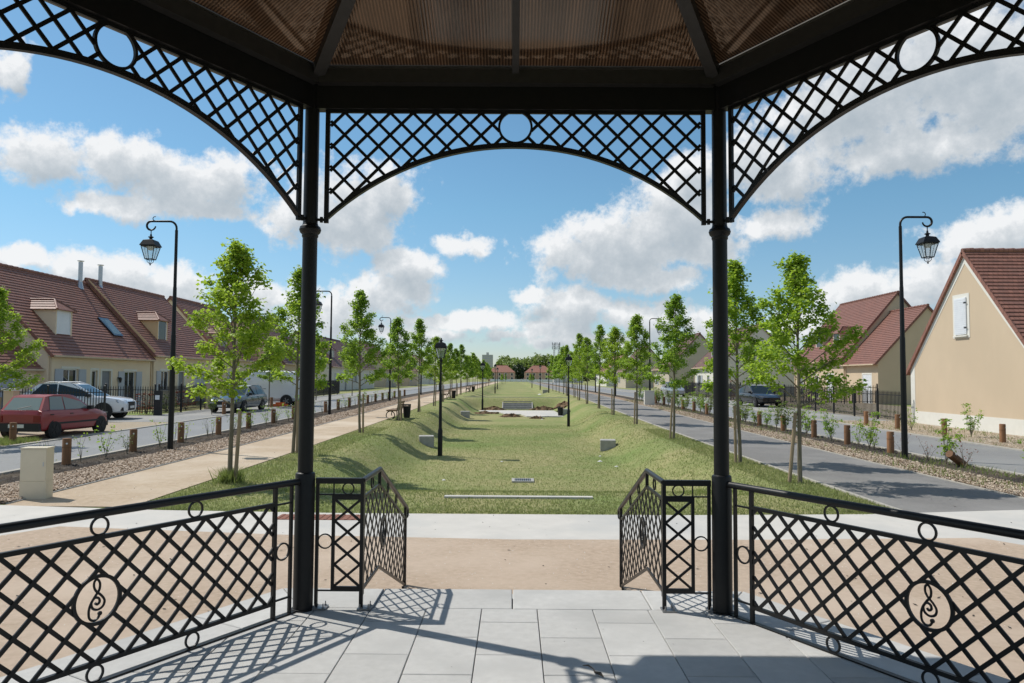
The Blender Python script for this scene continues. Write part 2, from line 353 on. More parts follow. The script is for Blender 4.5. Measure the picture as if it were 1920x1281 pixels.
    def mesh(s, name, m, smooth=False):
        me = bpy.data.meshes.new(name); me.from_pydata(s.v, [], s.f); me.materials.append(MATS[m])
        if smooth: me.polygons.foreach_set('use_smooth', [True]*len(me.polygons)); me.update(); me.set_sharp_from_angle(angle=R(32))
        me.update(); return me
    def build(s, name, m, parent=None, smooth=False, fix=True):
        me = s.mesh(name, m, smooth)
        if fix and len(s.f) < 20000:
            bm = bmesh.new(); bm.from_mesh(me); bmesh.ops.recalc_face_normals(bm, faces=bm.faces); bm.to_mesh(me); bm.free()
        return obj(name, me, parent)
def obj(name, me, parent=None):
    o = bpy.data.objects.new(name, me); col.objects.link(o)
    if parent: o.parent = parent
    return o
def np_mesh(name, v, f, m):
    me = bpy.data.meshes.new(name); nv, nf, k = len(v), len(f), f.shape[1]
    me.vertices.add(nv); me.vertices.foreach_set('co', np.asarray(v, np.float32).ravel())
    me.loops.add(nf*k); me.loops.foreach_set('vertex_index', np.asarray(f, np.int32).ravel())
    me.polygons.add(nf); me.polygons.foreach_set('loop_start', np.arange(nf, dtype=np.int32)*k)
    me.update(calc_edges=True); me.materials.append(MATS[m]); return me
def tag(o, label=None, cat=None, group=None, kind=None):
    if label: o['label'] = label
    if cat: o['category'] = cat
    if group: o['group'] = group
    if kind: o['kind'] = kind
    return o
def thing(name, label, cat, loc=(0,0,0), rz=0, group=None):
    o = bpy.data.objects.new(name, None); col.objects.link(o); o.location = loc; o.rotation_euler = (0,0,rz); o.empty_display_size = .2
    return tag(o, label, cat, group)
def copy_tree(o, parent=None):
    c = o.copy(); col.objects.link(c); c.parent = parent
    for ch in list(o.children): copy_tree(ch, c)
    return c
ORD = 'first second third fourth fifth sixth seventh eighth ninth tenth eleventh twelfth thirteenth fourteenth fifteenth sixteenth seventeenth eighteenth nineteenth twentieth'.split()
def nth(i):
    if i < 20: return ORD[i]
    tens = {2:'twenty', 3:'thirty', 4:'forty', 5:'fifty'}[(i+1)//10]; u = (i+1) % 10
    return tens+'-'+ORD[u-1] if u else {2:'twentieth',3:'thirtieth',4:'fortieth',5:'fiftieth'}[(i+1)//10]
def S(t): t = min(1, max(0, t)); return t*t*(3-2*t)
def gz(y): return -.45+.3*S((y-15)/60)
def nS(t): t = np.clip(t, 0, 1); return t*t*(3-2*t)
rng = np.random.default_rng(7); random.seed(7)

# ------------------------------------------------------------------ the setting: ground, paths, roads
def trough_z(x, y):
    """terrain height (numpy arrays): a sunken lawn between the two paths, then a terrace and a second, shallower hollow"""
    g0 = -.45+.3*nS((y-15)/60)
    a = nS((5.0-np.abs(x-.15))/1.95)
    b = nS((y-13.0)/5.5)*nS((67.4-y)/1.9); b2 = nS((y-71)/5)*nS((300-y)/30)
    z = g0+a*((-1.15-g0)*b-.42*b2)
    n = np.sin(x*3.1+np.sin(y*.9)*1.7)*np.sin(y*1.7+x*.8)+.6*np.sin(y*3.9+x*2.3)*np.sin(x*5.2-y*.6)
    z += a*(1-a)*4*b*.022*n + a*.006*n*b
    return z
def axis(parts):
    o = []
    for a, b, st in parts: o += list(np.arange(a, b-1e-6, st))
    return np.array(o+[parts[-1][1]])
xs = axis([(-1500,-300,150),(-300,-40,20),(-40,-6.4,4.2),(-6.4,6.8,.2),(6.8,40,4.15),(40,300,20),(300,1500,150)])
ys = axis([(-80,10,10),(10,80,.25),(80,330,5),(330,2000,167)])
XX, YY = np.meshgrid(xs, ys); ZZ = trough_z(XX, YY)
nx, ny = len(xs), len(ys); I = np.arange(nx*ny).reshape(ny, nx)
F = np.stack([I[:-1,:-1], I[:-1,1:], I[1:,1:], I[1:,:-1]], -1).reshape(-1, 4)
me = np_mesh('ground', np.stack([XX, YY, ZZ], -1).reshape(-1, 3), F, 'lawn'); me.polygons.foreach_set('use_smooth', [True]*len(me.polygons))
tag(obj('ground', me), 'mown lawn sunk between the two tree rows', None, None, 'structure')

def strip(name, x0, x1, y0, y1, off, m, h=0, st=2.0, cut=None):
    ya = axis([(y0, min(y1, 80), st)]+([(80, y1, 10)] if y1 > 80 else [])) if y0 < 80 else axis([(y0, y1, 10)])
    b = MB()
    for i, y in enumerate(ya):
        z = gz(y)
        b.v += [(x0, y, z+off), (x1, y, z+off)]
        if h: b.v += [(x0, y, z-.03), (x1, y, z-.03)]
    k = 4 if h else 2
    for i in range(len(ya)-1):
        a, c = i*k, (i+1)*k
        b.f.append((a, a+1, c+1, c))
        if h: b.f += [(a+2, a, c, c+2), (a+1, a+3, c+3, c+1)]
    if h: b.f += [(0, 2, 3, 1), (len(b.v)-4, len(b.v)-3, len(b.v)-1, len(b.v)-2)]
    return tag(b.build(name, m), None, None, None, 'structure')
strip('road', -14.45, -10.75, -25, 330, .012, 'road'); strip('road', 11.2, 15.0, -25, 330, .012, 'road')
strip('kerb', -10.75, -10.6, -25, 330, .06, 'kerb', 1); strip('kerb', -14.6, -14.45, -25, 330, .045, 'kerb', 1)
strip('kerb', 11.05, 11.2, -25, 330, .06, 'kerb', 1); strip('kerb', 15.0, 15.14, -25, 330, .045, 'kerb', 1)
strip('path', -8.12, -6.07, 11.75, 330, .014, 'sand_path'); strip('path', 6.2, 9.0, 11.6, 330, .014, 'asphalt')
strip('path_edging', -8.18, -8.12, 11.95, 330, .03, 'concrete_dark', 1)
strip('path_edging', 6.12, 6.2, 11.62, 330, .03, 'kerb', 1); strip('path_edging', 9.0, 9.06, 12.0, 330, .03, 'kerb', 1)
strip('planting_bed', -10.6, -9.4, -25, 330, .022, 'soil'); strip('planting_bed', 10.0, 11.05, -25, 330, .022, 'soil')
strip('mulch_strip', -9.4, -8.18, 11.95, 330, .018, 'mulch'); strip('mulch_strip', 9.06, 10.0, 12.05, 330, .018, 'mulch')
strip('gravel_verge', -18.2, -14.6, 16, 32.2, .01, 'gravel'); strip('gravel_verge', 15.14, 19.0, -10, 36.5, .01, 'gravel')
strip('driveway', -24.5, -14.6, 32.2, 37.0, .014, 'drive'); strip('driveway', -18.2, -14.6, 37.0, 330, .010, 'drive')
strip('driveway', 15.14, 18.6, 36.5, 330, .010, 'drive'); strip('gravel_yard', 18.6, 28.0, 35.6, 75, .008, 'gravel')
def sheet(name, poly, z, m):
    b = MB(); b.v = [(x, y, z) for x, y in poly]; b.f = [tuple(range(len(poly)))]; return tag(b.build(name, m), None, None, None, 'structure')
sheet('concrete_path', [(-9.6,-4),(9.6,-4),(9.6,12.2),(8.25,12.0),(5.4,11.5),(2.5,11.32),(-2.5,11.3),(-5.4,11.45),(-8.15,11.8),(-9.6,12.1)], -.45+.02, 'concrete')
sheet('sand_court', [(-8.6,-3.5),(8.6,-3.5),(8.6,6.2),(6.15,9.82),(3,9.6),(0,9.53),(-3,9.72),(-6.2,10.15),(-8.6,6.4)], -.45+.026, 'sand')
# expansion joints cut across the concrete path
for i, x in enumerate((-5.9, -2.95, .05, 3.0, 6.0)):
    pass

# grass as real blades, densest near the bandstand
def blades(pts, hgt, wid, m, name, label):
    n = len(pts); an = rng.uniform(0, 2*np.pi, n); hh = hgt*rng.uniform(.5, 1.3, n); w = wid*rng.uniform(.6, 1.4, n)
    lean = rng.normal(0, .45, (n, 2))*hh[:, None]
    dx = np.stack([np.cos(an), np.sin(an)], -1)*w[:, None]/2
    v = np.zeros((n, 3, 3)); v[:, 0, :2] = pts[:, :2]-dx; v[:, 1, :2] = pts[:, :2]+dx; v[:, 2, :2] = pts[:, :2]+lean
    v[:, :2, 2] = (pts[:, 2]-.004)[:, None]; v[:, 2, 2] = pts[:, 2]+hh
    return tag(obj(name, np_mesh(name, v.reshape(-1, 3), np.arange(n*3).reshape(-1, 3), m)), label, None, None, 'stuff')
def scatter(n, x0, x1, y0, y1, pw=1.6):
    x = rng.uniform(x0, x1, n); y = y0+(y1-y0)*rng.uniform(0, 1, n)**pw
    return x, y
x, y = scatter(120000, -6.0, 6.1, 11.35, 44, 2.0)
k = y > 11.42+.012*(x**2)*.2; x, y = x[k], y[k]
blades(np.stack([x, y, trough_z(x, y)], -1), .035, .016, 'grass_blade', 'short_grass', 'short dry mown grass covering the sunken lawn')
x, y = scatter(30000, -5.4, 5.6, 13.5, 46, 1.6); k = (np.abs(x-.15) > 3.0)
cl = np.sin(x*4.3+y*1.9)*np.sin(y*3.1-x*2.2)+np.sin(y*.8+x); k &= cl > .1
x, y = x[k], y[k]
blades(np.stack([x, y, trough_z(x, y)], -1), .06, .018, 'grass_tuft', 'bank_grass', 'longer green grass tufts on the banks of the lawn')
x, y = scatter(9000, -6.0, -5.0, 11.5, 30, 1.3); k = rng.uniform(0,1,len(x)) < .8
x2, y2 = scatter(9000, 5.2, 6.1, 11.7, 30, 1.3); x = np.r_[x[k], x2]; y = np.r_[y[k], y2]
blades(np.stack([x, y, trough_z(x, y)], -1), .06, .018, 'grass_blade', 'edge_grass', 'uneven grass fringe along both path edges')
x = rng.uniform(9.1, 11.0, 8200); y = 12.3+50*rng.uniform(0, 1, 8200)**1.4
k = np.sin(x*7+y*2.1)*np.sin(y*1.3+x*3)+.4*np.sin(y*.45) > .42; x, y = x[k], y[k]
x2 = rng.uniform(15.2, 24, 12000); y2 = rng.uniform(20, 56, 12000); k = (np.sin(x2*3+y2*1.1)*np.sin(y2*2.3-x2) > .2) & ((x2 > 18.9) | (y2 < 36)) & ((x2 < 18.7) | (y2 > 36))
x3 = rng.uniform(-17.4, -14.8, 5500); y3 = rng.uniform(19.5, 23.2, 5500)
x = np.r_[x, x2[k], x3]; y = np.r_[y, y2[k], y3]
blades(np.stack([x, y, np.array([gz(q) for q in y])+.02], -1), .14, .022, 'grass_tuft', 'weeds', 'weedy green grass tufts on the mulch and gravel verges')
# loose wood chips
def chips(n, x0, x1, y0, y1, name, label, keep=None):
    x, y = scatter(n, x0, x1, y0, y1, 1.5)
    z = np.array([gz(q) for q in y])+.026+rng.uniform(0, .03, n)
    an = rng.uniform(0, 2*np.pi, n); a = rng.uniform(.010, .030, n); b = rng.uniform(.005, .013, n)
    ux = np.stack([np.cos(an), np.sin(an), rng.normal(0, .35, n)], -1)*a[:, None]; uy = np.stack([-np.sin(an), np.cos(an), rng.normal(0, .35, n)], -1)*b[:, None]
    c = np.stack([x, y, z], -1); v = np.stack([c-ux-uy, c+ux-uy, c+ux+uy, c-ux+uy], 1).reshape(-1, 3)
    return tag(obj(name, np_mesh(name, v, np.arange(n*4).reshape(-1, 4), 'chip')), label, None, None, 'stuff')
chips(70000, -9.5, -8.16, 11.98, 60, 'wood_chips', 'pale wood chips spread beside the sandy path')
chips(50000, 9.05, 10.12, 12.1, 60, 'wood_chips', 'pale wood chips spread beside the asphalt path')
chips(9000, 15.3, 18.6, 20, 36, 'wood_chips', 'wood chips and rubble on the verge below the gabled house')
# clods on the dark soil
def clods(n, x0, x1, y0, y1, m, name, label, s0=.012, s1=.045):
    x, y = scatter(n, x0, x1, y0, y1, 1.4); z = np.array([gz(q) for q in y])+.022
    s = rng.uniform(s0, s1, n); T = np.array([(1,0,0),(-.5,.87,0),(-.5,-.87,0),(0,0,.8)])
    v = (np.stack([x, y, z], -1)[:, None, :]+T[None]*s[:, None, None]*rng.uniform(.7, 1.3, (n, 4, 1))).reshape(-1, 3)
    f = (np.arange(n)[:, None, None]*4+np.array([(0,1,3),(1,2,3),(2,0,3)])[None]).reshape(-1, 3)
    return tag(obj(name, np_mesh(name, v, f, m)), label, None, None, 'stuff')
clods(9000, -10.58, -9.35, 12, 60, 'soil', 'soil_clods', 'dark soil clods in the bed along the left road')
clods(9000, 10.0, 11.03, 12, 60, 'soil', 'soil_clods', 'dark soil clods in the bed along the right road')

# ------------------------------------------------------------------ bandstand floor, steps
HEX_S, HEX_D = 2.9597, 5.274
HEX_A = HEX_S*math.sqrt(3)/2; HEX_C = HEX_D-HEX_A
def hexpoly(ap): return [(ap/math.cos(R(30))*math.cos(R(60*i)), HEX_C+ap/math.cos(R(30))*math.sin(R(60*i))) for i in range(6)]
floor = MB().prism(hexpoly(3.06), -.47, -.062).build('bandstand_floor', 'plinth'); tag(floor, 'hexagonal concrete floor of the bandstand', None, None, 'structure')
def clip_poly(poly, clip):
    for i in range(len(clip)):
        a, b = clip[i], clip[(i+1) % len(clip)]; out = []
        def side(q): return (b[0]-a[0])*(q[1]-a[1])-(b[1]-a[1])*(q[0]-a[0])
        for j in range(len(poly)):
            q, r_ = poly[j], poly[(j+1) % len(poly)]; sq, sr = side(q), side(r_)
            if sq >= 0: out.append(q)
            if (sq > 0 > sr) or (sq < 0 < sr):
                t = sq/(sq-sr); out.append((q[0]+t*(r_[0]-q[0]), q[1]+t*(r_[1]-q[1])))
        poly = out
        if len(poly) < 3: return []
    return poly
inner = hexpoly(2.607-.003)
for ci in range(-9, 9):
    xa = .178+.393*ci; xb = xa+.393-.005
    ph = (0 if ci % 2 == 0 else .293)
    for ri in range(-1, 10):
        y1 = 5.325-ri*.586+ph-.0025 - 0.0; y0 = y1-.586+.005
        q = clip_poly([(xa, y0), (xb, y0), (xb, y1), (xa, y1)], inner)
        if len(q) >= 3:
            ar = abs(sum(q[i][0]*q[(i+1) % len(q)][1]-q[(i+1) % len(q)][0]*q[i][1] for i in range(len(q))))/2
            if ar > .004: MB().prism(q, -.06, rng.uniform(-.0012, .0012), .004).build('paving_slab', 'slab', floor)
h0 = hexpoly(2.607); h1 = hexpoly(3.085)
for i in range(6):
    a0, b0, a1, b1 = h0[i], h0[(i+1) % 6], h1[i], h1[(i+1) % 6]
    cuts = [0, .17, .5, .83, 1]
    for j in range(4):
        t0, t1 = cuts[j]+.0012, cuts[j+1]-.0012
        L = lambda a, b, t: (a[0]+(b[0]-a[0])*t, a[1]+(b[1]-a[1])*t)
        # square joints on the middle slabs, mitred corners
        o0 = cuts[j] if j in (0,) else (cuts[j]-.5)*(HEX_S*0+2.607/3.085)+.5
        o1 = cuts[j+1] if j == 3 else (cuts[j+1]-.5)*(2.607/3.085)+.5
        q = [L(a0, b0, t0), L(a1, b1, o0+.0012), L(a1, b1, o1-.0012), L(a0, b0, t1)]
        MB().prism(q[::-1] if sum(q[k][0]*q[(k+1) % 4][1]-q[(k+1) % 4][0]*q[k][1] for k in range(4)) < 0 else q, -.06, rng.uniform(-.001, .001), .005).build('edge_slab', 'slab', floor)
for k_, (y0, y1, z) in enumerate(((5.79, 6.2, -.15), (6.2, 6.6, -.30))):
    for x0, x1 in ((-1.2, -.402), (-.398, .398), (.402, 1.2)):
        b = MB().prism([(x0, y0-.01), (x1, y0-.01), (x1, y1), (x0, y1)], -.46, z, .006); b.build('step', 'slab', floor)

# scraps of leaf and grit blown over the court, the paths and the floor
def scraps(n, x0, x1, y0, y1, z, m, s0, s1):
    x = rng.uniform(x0, x1, n); y = rng.uniform(y0, y1, n); an = rng.uniform(0, 6.28, n); a = rng.uniform(s0, s1, n)
    ux = np.stack([np.cos(an), np.sin(an), rng.normal(0, .2, n)], -1)*a[:, None]; uy = np.stack([-np.sin(an), np.cos(an), rng.normal(0, .2, n)], -1)*a[:, None]*.45
    c = np.stack([x, y, np.full(n, z)+a*.25], -1); return np.stack([c-ux, c-uy, c+ux, c+uy], 1).reshape(-1, 3)
def debris(name, label, parts, m):
    v = np.concatenate(parts); tag(obj(name, np_mesh(name, v, np.arange(len(v)).reshape(-1, 4), m)), label, None, None, 'stuff')
debris('leaf_litter', 'dark leaf scraps scattered over sand court, path and floor', [scraps(170, -8, 8, 5.9, 9.6, -.424, 0, .006, .03), scraps(60, -8, 8, 9.7, 11.2, -.43, 0, .006, .022), scraps(40, 6.3, 8.9, 12.2, 24, -.435, 0, .008, .03), scraps(40, -8, -6.2, 12.2, 26, -.435, 0, .008, .03), scraps(26, -1.9, 1.9, 3.2, 5.6, .0015, 0, .003, .009)], 'dry_leaf')
debris('grit', 'pale grit and pebbles scattered over the sand court', [scraps(2600, -8, 8, 5.9, 9.7, -.424, 0, .004, .011), scraps(700, -8.1, -6.1, 12, 24, -.435, 0, .004, .012)], 'litter')

# ------------------------------------------------------------------ the bandstand
band = thing('bandstand', 'black hexagonal metal bandstand with lattice arches and bronze ribbed roof', 'bandstand', (0, HEX_C, 0))
PIT = .1655
def clip_seg(p0, p1, inside, n=500):
    """pieces of the segment that lie inside"""
    out = []; st = None
    for i in range(n+1):
        t = i/n; q = (p0[0]+(p1[0]-p0[0])*t, p0[1]+(p1[1]-p0[1])*t)
        if inside(q):
            if st is None: st = q
            last = q
        elif st is not None:
            out.append((st, last)); st = None
    if st is not None: out.append((st, last))
    return [s for s in out if math.hypot(s[0][0]-s[1][0], s[0][1]-s[1][1]) > .035]
def lattice(nodes_u, ztop, zbot, inside):
    segs = []; H = ztop-zbot
    for k_ in nodes_u:
        for sgn in (-1, 1): segs += [(s, sgn) for s in clip_seg((k_, ztop), (k_+sgn*H, zbot), inside)]
    return segs
def place(o, phi):
    o.location = (HEX_A*math.cos(phi), HEX_A*math.sin(phi), 0); o.rotation_euler = (0, 0, phi-math.pi/2); return o
# arch panel, in a frame centred on the side: x along, y outwards, z up
ZB, ZTOP, ZCROWN, ZSPR, HALF = 3.58, 3.572, 3.325, 2.785, 1.365
rise = ZCROWN-ZSPR; RAD = (HALF**2+rise**2)/(2*rise); ZC = ZCROWN-RAD; RING_Z, RING_R = 3.462, .118
def arch_z(u): return ZC+math.sqrt(max(0, RAD**2-u*u))
def in_arch(q): return abs(q[0]) < HALF-.02 and q[1] < ZTOP+.001 and q[1] > arch_z(q[0])+.012 and math.hypot(q[0], q[1]-RING_Z) > RING_R
arch_segs = lattice([PIT*(k_+.5) for k_ in range(-14, 14)], ZTOP-.008, 2.4, in_arch)
def arch_frame():
    b = MB()
    for s in (-1, 1):
        b.box(s*HALF-.016, s*HALF+.016, -.011, .011, ZSPR-.035, ZB-.001)
        b.bar((s*HALF, 0, ZSPR+.06), (s*(HALF+.1), 0, ZSPR+.005), .008, .008) if False else None
        b.box(min(s*(HALF+.016), s*(HALF+.068)), max(s*(HALF+.016), s*(HALF+.068)), -.008, .008, ZSPR-.02, ZSPR-.002)
        b.lathe([(.012, -.02), (.012, .02)], 8, (s*(HALF+.035), 0, ZSPR-.011))
    n = 36
    for i in range(n):
        u0 = -HALF+2*HALF*i/n; u1 = -HALF+2*HALF*(i+1)/n
        z0, z1 = arch_z(u0), arch_z(u1)
        b.add([(u0,-.02,z0-.018),(u1,-.02,z1-.018),(u1,.02,z1-.018),(u0,.02,z0-.018),(u0,-.02,z0+.018),(u1,-.02,z1+.018),(u1,.02,z1+.018),(u0,.02,z0+.018)],
              [(0,3,2,1),(4,5,6,7),(0,1,5,4),(2,3,7,6)]+([(3,0,4,7)] if i == 0 else [])+([(1,2,6,5)] if i == n-1 else []))
    b.box(-HALF+.016, HALF-.016, -.009, .009, ZTOP-.012, ZTOP+.006)
    return b
def lat_mesh(segs, w=.0215):
    out = []
    for (s, sgn) in segs:
        yy = .0035*sgn
        out.append(MB().bar((s[0][0], yy, s[0][1]), (s[1][0], yy, s[1][1]), w, .010))
    return out
def join_mb(l):
    b = MB()
    for m_ in l: b.add(m_.v, m_.f)
    return b
PHI = [R(90), R(150), R(30), R(210), R(330), R(270)]
arch_lat = [b.mesh('lattice_bar', 'black_paint') for b in lat_mesh(arch_segs)]
arch_all = join_mb(lat_mesh(arch_segs)).mesh('lattice', 'black_paint')
ring_me = MB().ringbar((0, 0, RING_Z), RING_R, .016, .022, 40).mesh('ring', 'black_paint', True)
frame_me = arch_frame().mesh('arch_panel', 'black_paint')
beam_me = MB().box(-HEX_S/2+.04, HEX_S/2-.04, -.045, .045, ZB, 3.77).mesh('beam', 'black_paint')
HR = .9
# side railing, same frame (x along, 0 in the middle)
FX0, FX1, FZ0, FZ1, EMR = -1.21, 1.21, .11, .77, .125
def in_rail(q): return FX0+.012 < q[0] < FX1-.012 and FZ0 < q[1] < FZ1 and math.hypot(q[0], q[1]-.44) > EMR
rail_segs = []
for k_ in range(-13, 14):
    for sgn in (-1, 1):
        rail_segs += [(s, sgn) for s in clip_seg((PIT*k_, FZ1), (PIT*k_+sgn*(FZ1-FZ0), FZ0), in_rail)]
for sgn in (-1, 1):     # bars that start on the end stiles
    pass
rail_lat = [b.mesh('lattice_bar', 'rail_paint') for b in lat_mesh(rail_segs, .022)]
rail_all = join_mb(lat_mesh(rail_segs, .022)).mesh('lattice', 'rail_paint')
def rail_frame():
    b = MB()
    for s in (-1, 1):
        b.box(s*1.21-.012, s*1.21+.012, -.012, .012, .008, HR-.015)
        b.box(s*1.355-.010, s*1.355+.010, -.010, .010, .008, HR-.015)
        for z in (FZ0+.01, FZ1-.005): b.box(min(s*1.222, s*1.345), max(s*1.222, s*1.345), -.006, .006, z-.006, z+.006)
        b.ringbar((s*1.2835, 0, .44), .056, .011, .010, 24)
        for z0, z1 in ((FZ1, -1), (FZ0, 1)):   # little corner gussets
            b.add([(s*1.198,-.005,z0),(s*1.198,.005,z0),(s*1.15,-.005,z0),(s*1.15,.005,z0),(s*1.198,-.005,z0+z1*.055),(s*1.198,.005,z0+z1*.055)],
                  [(0,2,4),(1,5,3),(0,1,3,2),(2,3,5,4),(0,4,5,1)])
    b.box(-1.198, 1.198, -.012, .012, FZ0-.014, FZ0+.011); b.box(-1.198, 1.198, -.012, .012, FZ1-.011, FZ1+.014)
    b.box(-1.40, 1.40, -.017, .017, .001, .010)
    return b
def handrail(): return MB().tube([(-1.43,0,HR),(1.43,0,HR)], .0235, 14)
CLEF = [(.15,-.60),(.05,-.80),(-.15,-.86),(-.34,-.72),(-.38,-.42),(-.30,-.12),(-.10,.18),(.08,.42),(.10,.70),(-.02,.88),(-.15,.82),(-.17,.60),(-.06,.38),(.18,.16),(.34,-.08),(.28,-.32),(.04,-.43),(-.20,-.33),(-.27,-.08),(-.12,.10),(.06,.06),(.11,-.10),(0,-.20),(-.10,-.12)]
def smooth_path(pts, n=5):
    out = []
    for i in range(len(pts)-1):
        p0, p1, p2, p3 = (np.array(pts[max(0, min(len(pts)-1, i+k_))]) for k_ in (-1, 0, 1, 2))
        for j in range(n):
            t = j/n; out.append(tuple(.5*((2*p1)+(-p0+p2)*t+(2*p0-5*p1+4*p2-p3)*t*t+(-p0+3*p1-3*p2+p3)*t**3)))
    return out+[tuple(pts[-1])]
def clef(cu, cz, r):
    b = MB().ringbar((cu, 0, cz), r, .019, .014, 40)
    b.tube([(cu+a*r*.93, 0, cz+c*r*.98) for a, c in smooth_path(CLEF)], .0068, 6)
    b.lathe([(.003,-.006),(.012,-.004),(.012,.004),(.003,.006)], 10, (cu+.13*r, 0, cz-.60*r), 'y')
    return b
rail_me = rail_frame().mesh('railing', 'rail_paint'); hand_me = handrail().mesh('handrail', 'rail_paint', True); clef_me = clef(0, .44, EMR).mesh('treble_clef', 'rail_paint')
rings_me = [MB().ringbar((u, 0, z), r_, .011, .010, 26).mesh('ring', 'rail_paint') for u in (-.59, 0, .59) for z, r_ in ((.8305, .047), (.0535, .044))]
COLP = [(.069,0),(.069,.945),(.066,.955),(.0535,.962),(.0525,2.655)]
for i in range(6):
    o = MB().lathe([(.078,0),(.078,.012),(.0695,.014)]+COLP+[(.0505,3.80)], 28).build('column', 'black_paint', band, True)
    an = R(60*i); o.location = (HEX_S*math.cos(an), HEX_S*math.sin(an), 0)
    MB().lathe([(.053,2.64),(.058,2.65),(.058,2.665),(.072,2.68),(.078,2.70),(.072,2.72),(.058,2.73),(.053,2.745)], 28).build('collar', 'black_paint', o, True)
    o.data.materials[0] = MATS['black_paint']
def bolt(o, x, z): pass
for i, phi in enumerate(PHI):
    a = place(obj('arch_panel', frame_me, band), phi)
    if i < 3:
        for m_ in arch_lat: obj('lattice_bar', m_, a)
    else: obj('lattice', arch_all, a)
    obj('ring', ring_me, a)
    place(obj('beam', beam_me, band), phi)
    if i in (1, 2, 3, 4):
        r_ = place(obj('railing', rail_me, band), phi); obj('handrail', hand_me, r_); obj('treble_clef', clef_me, r_)
        if i < 3:
            for m_ in rail_lat: obj('lattice_bar', m_, r_)
        else: obj('lattice', rail_all, r_)
        for m_ in rings_me: obj('ring', m_, r_)
# stair railings
for s in (-1, 1):
    X0, X1, Y0 = s*1.395, s*1.075, 5.30-HEX_C
    b = MB()
    b.box(min(X0, X1)-.012, max(X0, X1)+.012, Y0-.02, Y0+.02, HR-.022, HR+.018)
    b.box(X0-.011, X0+.011, Y0-.011, Y0+.011, .012, HR-.022)
    b.box(X1-.013, X1+.013, Y0-.013, Y0+.013, .012, HR-.022)
    xf = X0+(X1-X0)*.36
    b.box(xf-.004, xf+.004, Y0-.006, Y0+.006, .80, HR-.022)
    for z in (.125, .80): b.box(min(X0, X1), max(X0, X1), Y0-.006, Y0+.006, z-.005, z+.005)
    fl, fr = min(xf, X1), max(xf, X1)
    xi0, xi1 = fl+.0, fr-.0
    for (a_, c_) in ((.13, .155), (.765, .795)): b.box(xi0-.011, xi1+.011, Y0-.010, Y0+.010, a_, c_)
    b.box(xf-.011, xf+.011, Y0-.0095, Y0+.0095, .13, .795); b.box(X1-s*.028-.011, X1-s*.028+.011, Y0-.0095, Y0+.0095, .13, .795) if False else None
    rr = b.build('stair_railing', 'rail_paint', band)
    rr.name = 'stair_railing'
    # crossed bars of the little panel
    pa, pb = min(xf, X1)+.011, max(xf, X1)-.012; zz = [.155+.1525*k_ for k_ in range(5)]
    for k_ in range(4):
        MB().bar((pa, Y0+.002, zz[k_]), (pb, Y0+.002, zz[k_+1]), .018, .009).build('lattice_bar', 'rail_paint', rr)
        MB().bar((pb, Y0-.002, zz[k_]), (pa, Y0-.002, zz[k_+1]), .018, .009).build('lattice_bar', 'rail_paint', rr)
    cxm = (xf+X1)/2
    MB().ringbar((cxm, Y0, .842), .04, .009, .009, 24).build('ring', 'rail_paint', rr)
    MB().ringbar(((X0+xf)/2, Y0, .47), abs(xf-X0)/2-.008, .009, .009, 24).build('ring', 'rail_paint', rr)
    # sloping side panel over the steps (local plane x = X1)
    Y1, Y2, DR = 5.97-HEX_C, 7.42-HEX_C, .375
    def sl(y): return 0 if y < Y1 else -(y-Y1)*DR
    ys_ = [Y0+.03, Y1, Y2]
    b = MB()
    for zo in (.125, .775):
        for ya, yb in ((ys_[0], Y1), (Y1, Y2)): b.bar((X1, ya, zo+sl(ya)), (X1, yb, zo+sl(yb)), .022, .014, (1,0,0))
    b.box(X1-.011, X1+.011, Y0+.026, Y0+.046, .09, HR-.02); b.box(X1-.012, X1+.012, Y1-.011, Y1+.011, .77, HR-.01)
    b.box(X1-.013, X1+.013, Y2-.02, Y2+.02, -.425, HR-.015+sl(Y2)); b.box(X1-.011, X1+.011, Y2-.12, Y2-.10, -.425, .14+sl(Y2))
    b.build('side_frame', 'rail_paint', rr)
    end = [(X1, Y0, HR), (X1, Y1, HR), (X1, Y2, HR+sl(Y2)), (X1, Y2+.07, HR+sl(Y2)-.026), (X1, Y2+.105, HR+sl(Y2)-.055), (X1, Y2+.11, HR+sl(Y2)-.09), (X1, Y2+.09, HR+sl(Y2)-.115), (X1, Y2+.06, HR+sl(Y2)-.115)]
    MB().tube(end, .020, 12).build('handrail', 'rail_paint', rr, True)
    cy, cz = Y0+.87, .44+sl(Y0+.87)
    def ins(q): return ys_[0]+.016 < q[0] < Y2-.02 and .14+sl(q[0]) < q[1] < .765+sl(q[0]) and math.hypot(q[0]-cy, q[1]-cz) > .12
    for k_ in range(-8, 26):
        for sg in (-1, 1):
            for (q0, q1) in clip_seg((Y0+.05+PIT*k_, 1.0), (Y0+.05+PIT*k_+sg*1.6, -.6), ins, 400):
                MB().bar((X1+.002*sg, q0[0], q0[1]), (X1+.002*sg, q1[0], q1[1]), .013, .008, (1,0,0)).build('lattice_bar', 'rail_paint', rr)
    e = clef(0, 0, .12).build('treble_clef', 'rail_paint', rr); e.location = (X1, cy, cz); e.rotation_euler = (0, 0, R(90))
    for yy in (Y0+.36, Y1+.4, Y1+.85): 
        e = MB().ringbar((0, 0, 0), .042, .010, .010, 24).build('ring', 'rail_paint', rr); e.location = (X1, yy, .838+sl(yy)); e.rotation_euler = (0, 0, R(90))
    for X in (X0, X1):
        p_ = MB().box(X-.02, X+.08, Y0-.05, Y0+.05, .0015, .012)
        for (dx, dy) in ((.0,-.035),(.06,-.035),(.06,.035),(.0,.035)):
            p_.lathe([(.009,.012),(.009,.02),(.004,.021),(.004,.042)], 6, (X+dx, Y0+dy, 0))
        p_.build('foot_plate', 'galv', rr)
